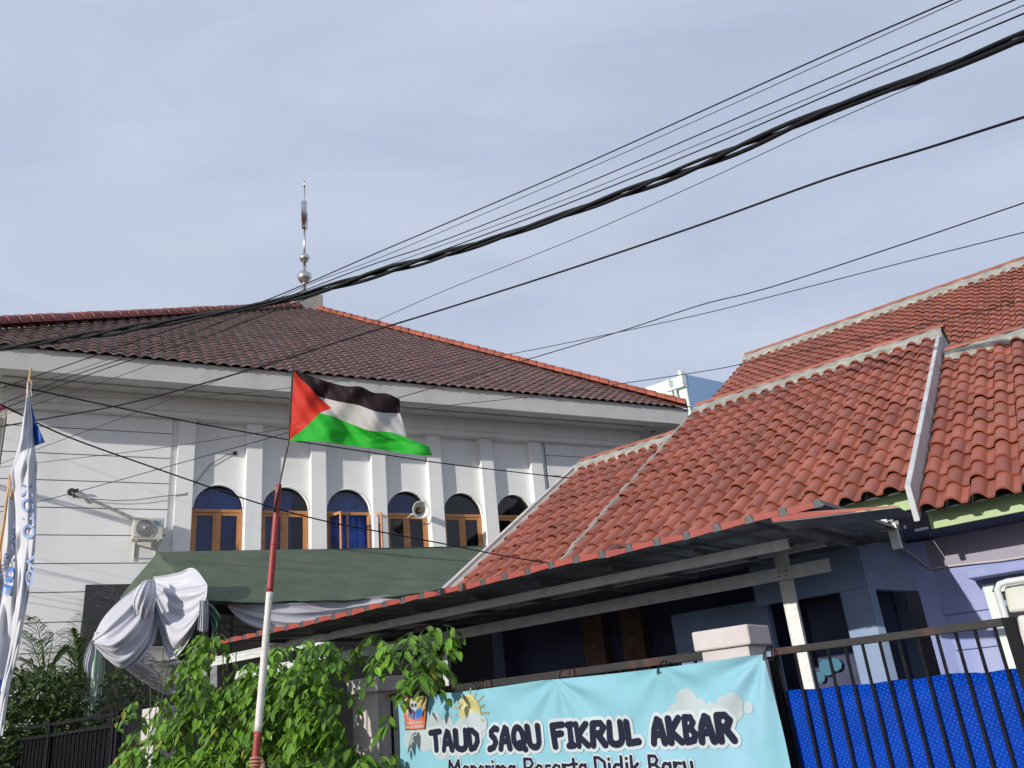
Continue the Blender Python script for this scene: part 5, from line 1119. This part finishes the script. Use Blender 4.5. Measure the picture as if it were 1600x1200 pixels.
for cx_, cy_, r_, dn_ in blobs:
    n = int(r_*r_*math.pi/150*dn_)+2
    for _ in range(n):
        q = math.sqrt(rng.random())*r_; an = rng.random()*6.283; px = cx_+q*math.cos(an); py = cy_+q*math.sin(an)
        if 528 < px < 600 and 1030 < py < 1160: continue
        if 598 < px < 622 and 1060 < py < 1110: continue
        if 222 < px < 248 and 1105 < py < 1165 and rng.random() < .6: continue
        if px > 612 and py > 1072: continue
        b_ = BW-.12-.35*rng.random()**1.3 + (.4 if rng.random() < .35 else 0)
        p_ = atH(px, py, b_); yaw = rng.random()*6.283; out_ = np.array([math.cos(yaw), math.sin(yaw), 0])-nI*.5; out_ /= np.linalg.norm(out_)
        Ls = .10+.16*rng.random(); nl = int(4+rng.random()*4); young = rng.random(); tone = rng.random()
        path = [p_+out_*Ls*x-upv*Ls*.9*x*x for x in np.linspace(0, 1, 5)]; SM.tube(path, [.0025]*5, 4, False)
        for k in range(nl):
            x = (k+.7)/nl; c = p_+out_*Ls*x-upv*Ls*.9*x*x; sd_ = np.cross(out_, upv)*(1 if k % 2 else -1); dd = sd_*.8+out_*.45-upv*(.35+.5*rng.random())+rng.normal(0,.18,3)
            sz = (.082+.045*rng.random())*(1-.2*x); leaf(LV, c, dd, upv-nI*.4+rng.normal(0,.25,3), sz, sz*(.52+.14*rng.random()), .22, .25+.3*rng.random(), 2. if rng.random() < .014 else min(1, max(0, tone*.55+.45*rng.random())))
LV.build('foliage', m_leaf, vine, fixn=False)
for k in range(18):
    px = 235+k*15+rng.normal(0,6); py = 1010+rng.random()*90; p0 = atH(px, py, BW-.1); path = []
    for x in np.linspace(0, 1, 9): path.append(p0*[1,1,0]+np.array([.05*math.sin(x*7+k), .05*math.cos(x*5+k), 0])+upv*(p0[2]*(1-x)))
    SM.tube(path, .006, 5)
SM.build('stems', m_stem, vine, fixn=False)
# inner mass of leaves so the wall behind stays dark
# shrub behind black fence on the left
def shrub(name, label, cat, region, d_lo, d_hi, n, mt, sz0, asp=.5):
    LVs = MB(); ST = MB(); base = atD(region[0][0], 1190, (d_lo+d_hi)/2)*[1,1,0]
    r_ = thing(name, label, cat, base)
    for cx_, cy_, rx, ry in region:
        for _ in range(int(n*rx*ry/1000)):
            q = math.sqrt(rng.random()); an = rng.random()*6.283; d_ = d_lo+(d_hi-d_lo)*rng.random(); p_ = atD(cx_+rx*q*math.cos(an), cy_+ry*q*math.sin(an), d_)
            d = rng.normal(0,1,3); d[2] = d[2]*.6; d[1] -= .3; leaf(LVs, p_, d, upv+rng.normal(0,.5,3), sz0*(.6+.8*rng.random()), sz0*asp, .2, .3, rng.random())
        c = atD(cx_, cy_, (d_lo+d_hi)/2); ST.tube([base+rng.normal(0,.1,3)*[1,1,0], (base+c)/2+rng.normal(0,.1,3), c], [.03,.02,.008], 6)
    LVs.build('foliage', mt, r_, fixn=False); ST.build('stems', m_bark, r_); return r_
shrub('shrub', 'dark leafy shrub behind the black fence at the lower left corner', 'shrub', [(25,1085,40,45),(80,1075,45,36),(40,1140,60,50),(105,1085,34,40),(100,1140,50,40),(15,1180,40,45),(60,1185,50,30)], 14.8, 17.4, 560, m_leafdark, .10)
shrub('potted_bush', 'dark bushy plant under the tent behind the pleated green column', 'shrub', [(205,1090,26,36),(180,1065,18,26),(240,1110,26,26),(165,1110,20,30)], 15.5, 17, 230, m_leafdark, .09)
def palm(label, root_px, d_, fronds, grp='areca palms'):
    base = atD(root_px[0], root_px[1], d_); r_ = thing('palm', label, 'palm', base*[1,1,0], grp); LVp = MB(); ST = MB()
    ST.tube([base*[1,1,0], base], [.05,.03], 8)
    for (x1, y1, hgt) in fronds:
        tip = atD(x1, y1, d_+rng.normal(0,.3)); mid = (base+tip)/2+upv*hgt; pts_ = [(1-t)**2*base+2*t*(1-t)*mid+t*t*tip for t in np.linspace(0, 1, 24)]
        ST.tube(pts_, list(np.linspace(.014,.003,24)), 5)
        for i in range(4, 24):
            tg = pts_[min(i+1,23)]-pts_[i-1]; tg /= np.linalg.norm(tg); sd_ = np.cross(tg, upv); sd_ /= np.linalg.norm(sd_); Ll = .55*math.sin(math.pi*(i/24)**.7)+.08
            for s_ in (-1, 1): leaf(LVp, pts_[i], sd_*s_*.75+tg*.7+upv*(.15+rng.normal(0,.12)), upv, Ll, .034, .15, .45, rng.random())
    LVp.build('fronds', m_palm, r_, fixn=False); ST.build('trunk', m_stem, r_); return r_
palm('arching palm in front of the white wall beside the feather banner', (70,1078), 18.0, [(28,985,.5),(45,965,.7),(85,990,.6),(110,1020,.5),(60,1000,.5),(20,1030,.3)])
palm('upright palm right against the black marble wall', (118,1085), 17.6, [(128,960,.3),(112,985,.3),(135,1000,.3),(100,1010,.3),(140,1040,.2)])
# black fence left
fe = thing('garden_fence', 'black iron garden fence with framed panels at the lower left', 'fence', atH(150,1190,5.7)*[1,1,0])
BF = 5.7; zf = abz(atH(130,1121,BF))[2]; fa0 = abz(atH(78,1130,BF))[0]; fa1 = abz(atH(186,1110,BF))[0]
for z_ in (zf, zf-.14, .3): MB().box(P, fa0-3.5, fa1, BF, BF+.04, z_-.04, z_).build('rail', m_black, fe)
for a_ in (fa0, fa1-.02, fa0-1.8, fa1-.12): MB().box(P, a_-.03, a_+.03, BF-.01, BF+.05, 0, zf+.01).build('post', m_black, fe)
nbar = 44
for k in range(nbar): a_ = fa1-.1-k*.115; MB().box(P, a_-.009, a_+.009, BF+.01, BF+.03, .3, zf-.14).build('bar', m_black, fe)
MB().box(P, fa0-3.5, fa1, BF+.05, BF+.06, .1, zf-.18).build('backing_sheet', m_black, fe)
a_ = abz(atH(0,1170,7.0))[0]; a2_ = abz(atH(78,1150,7.0))[0]
print('verts', sum(len(o.data.vertices) for o in bpy.data.objects if o.type == 'MESH'))
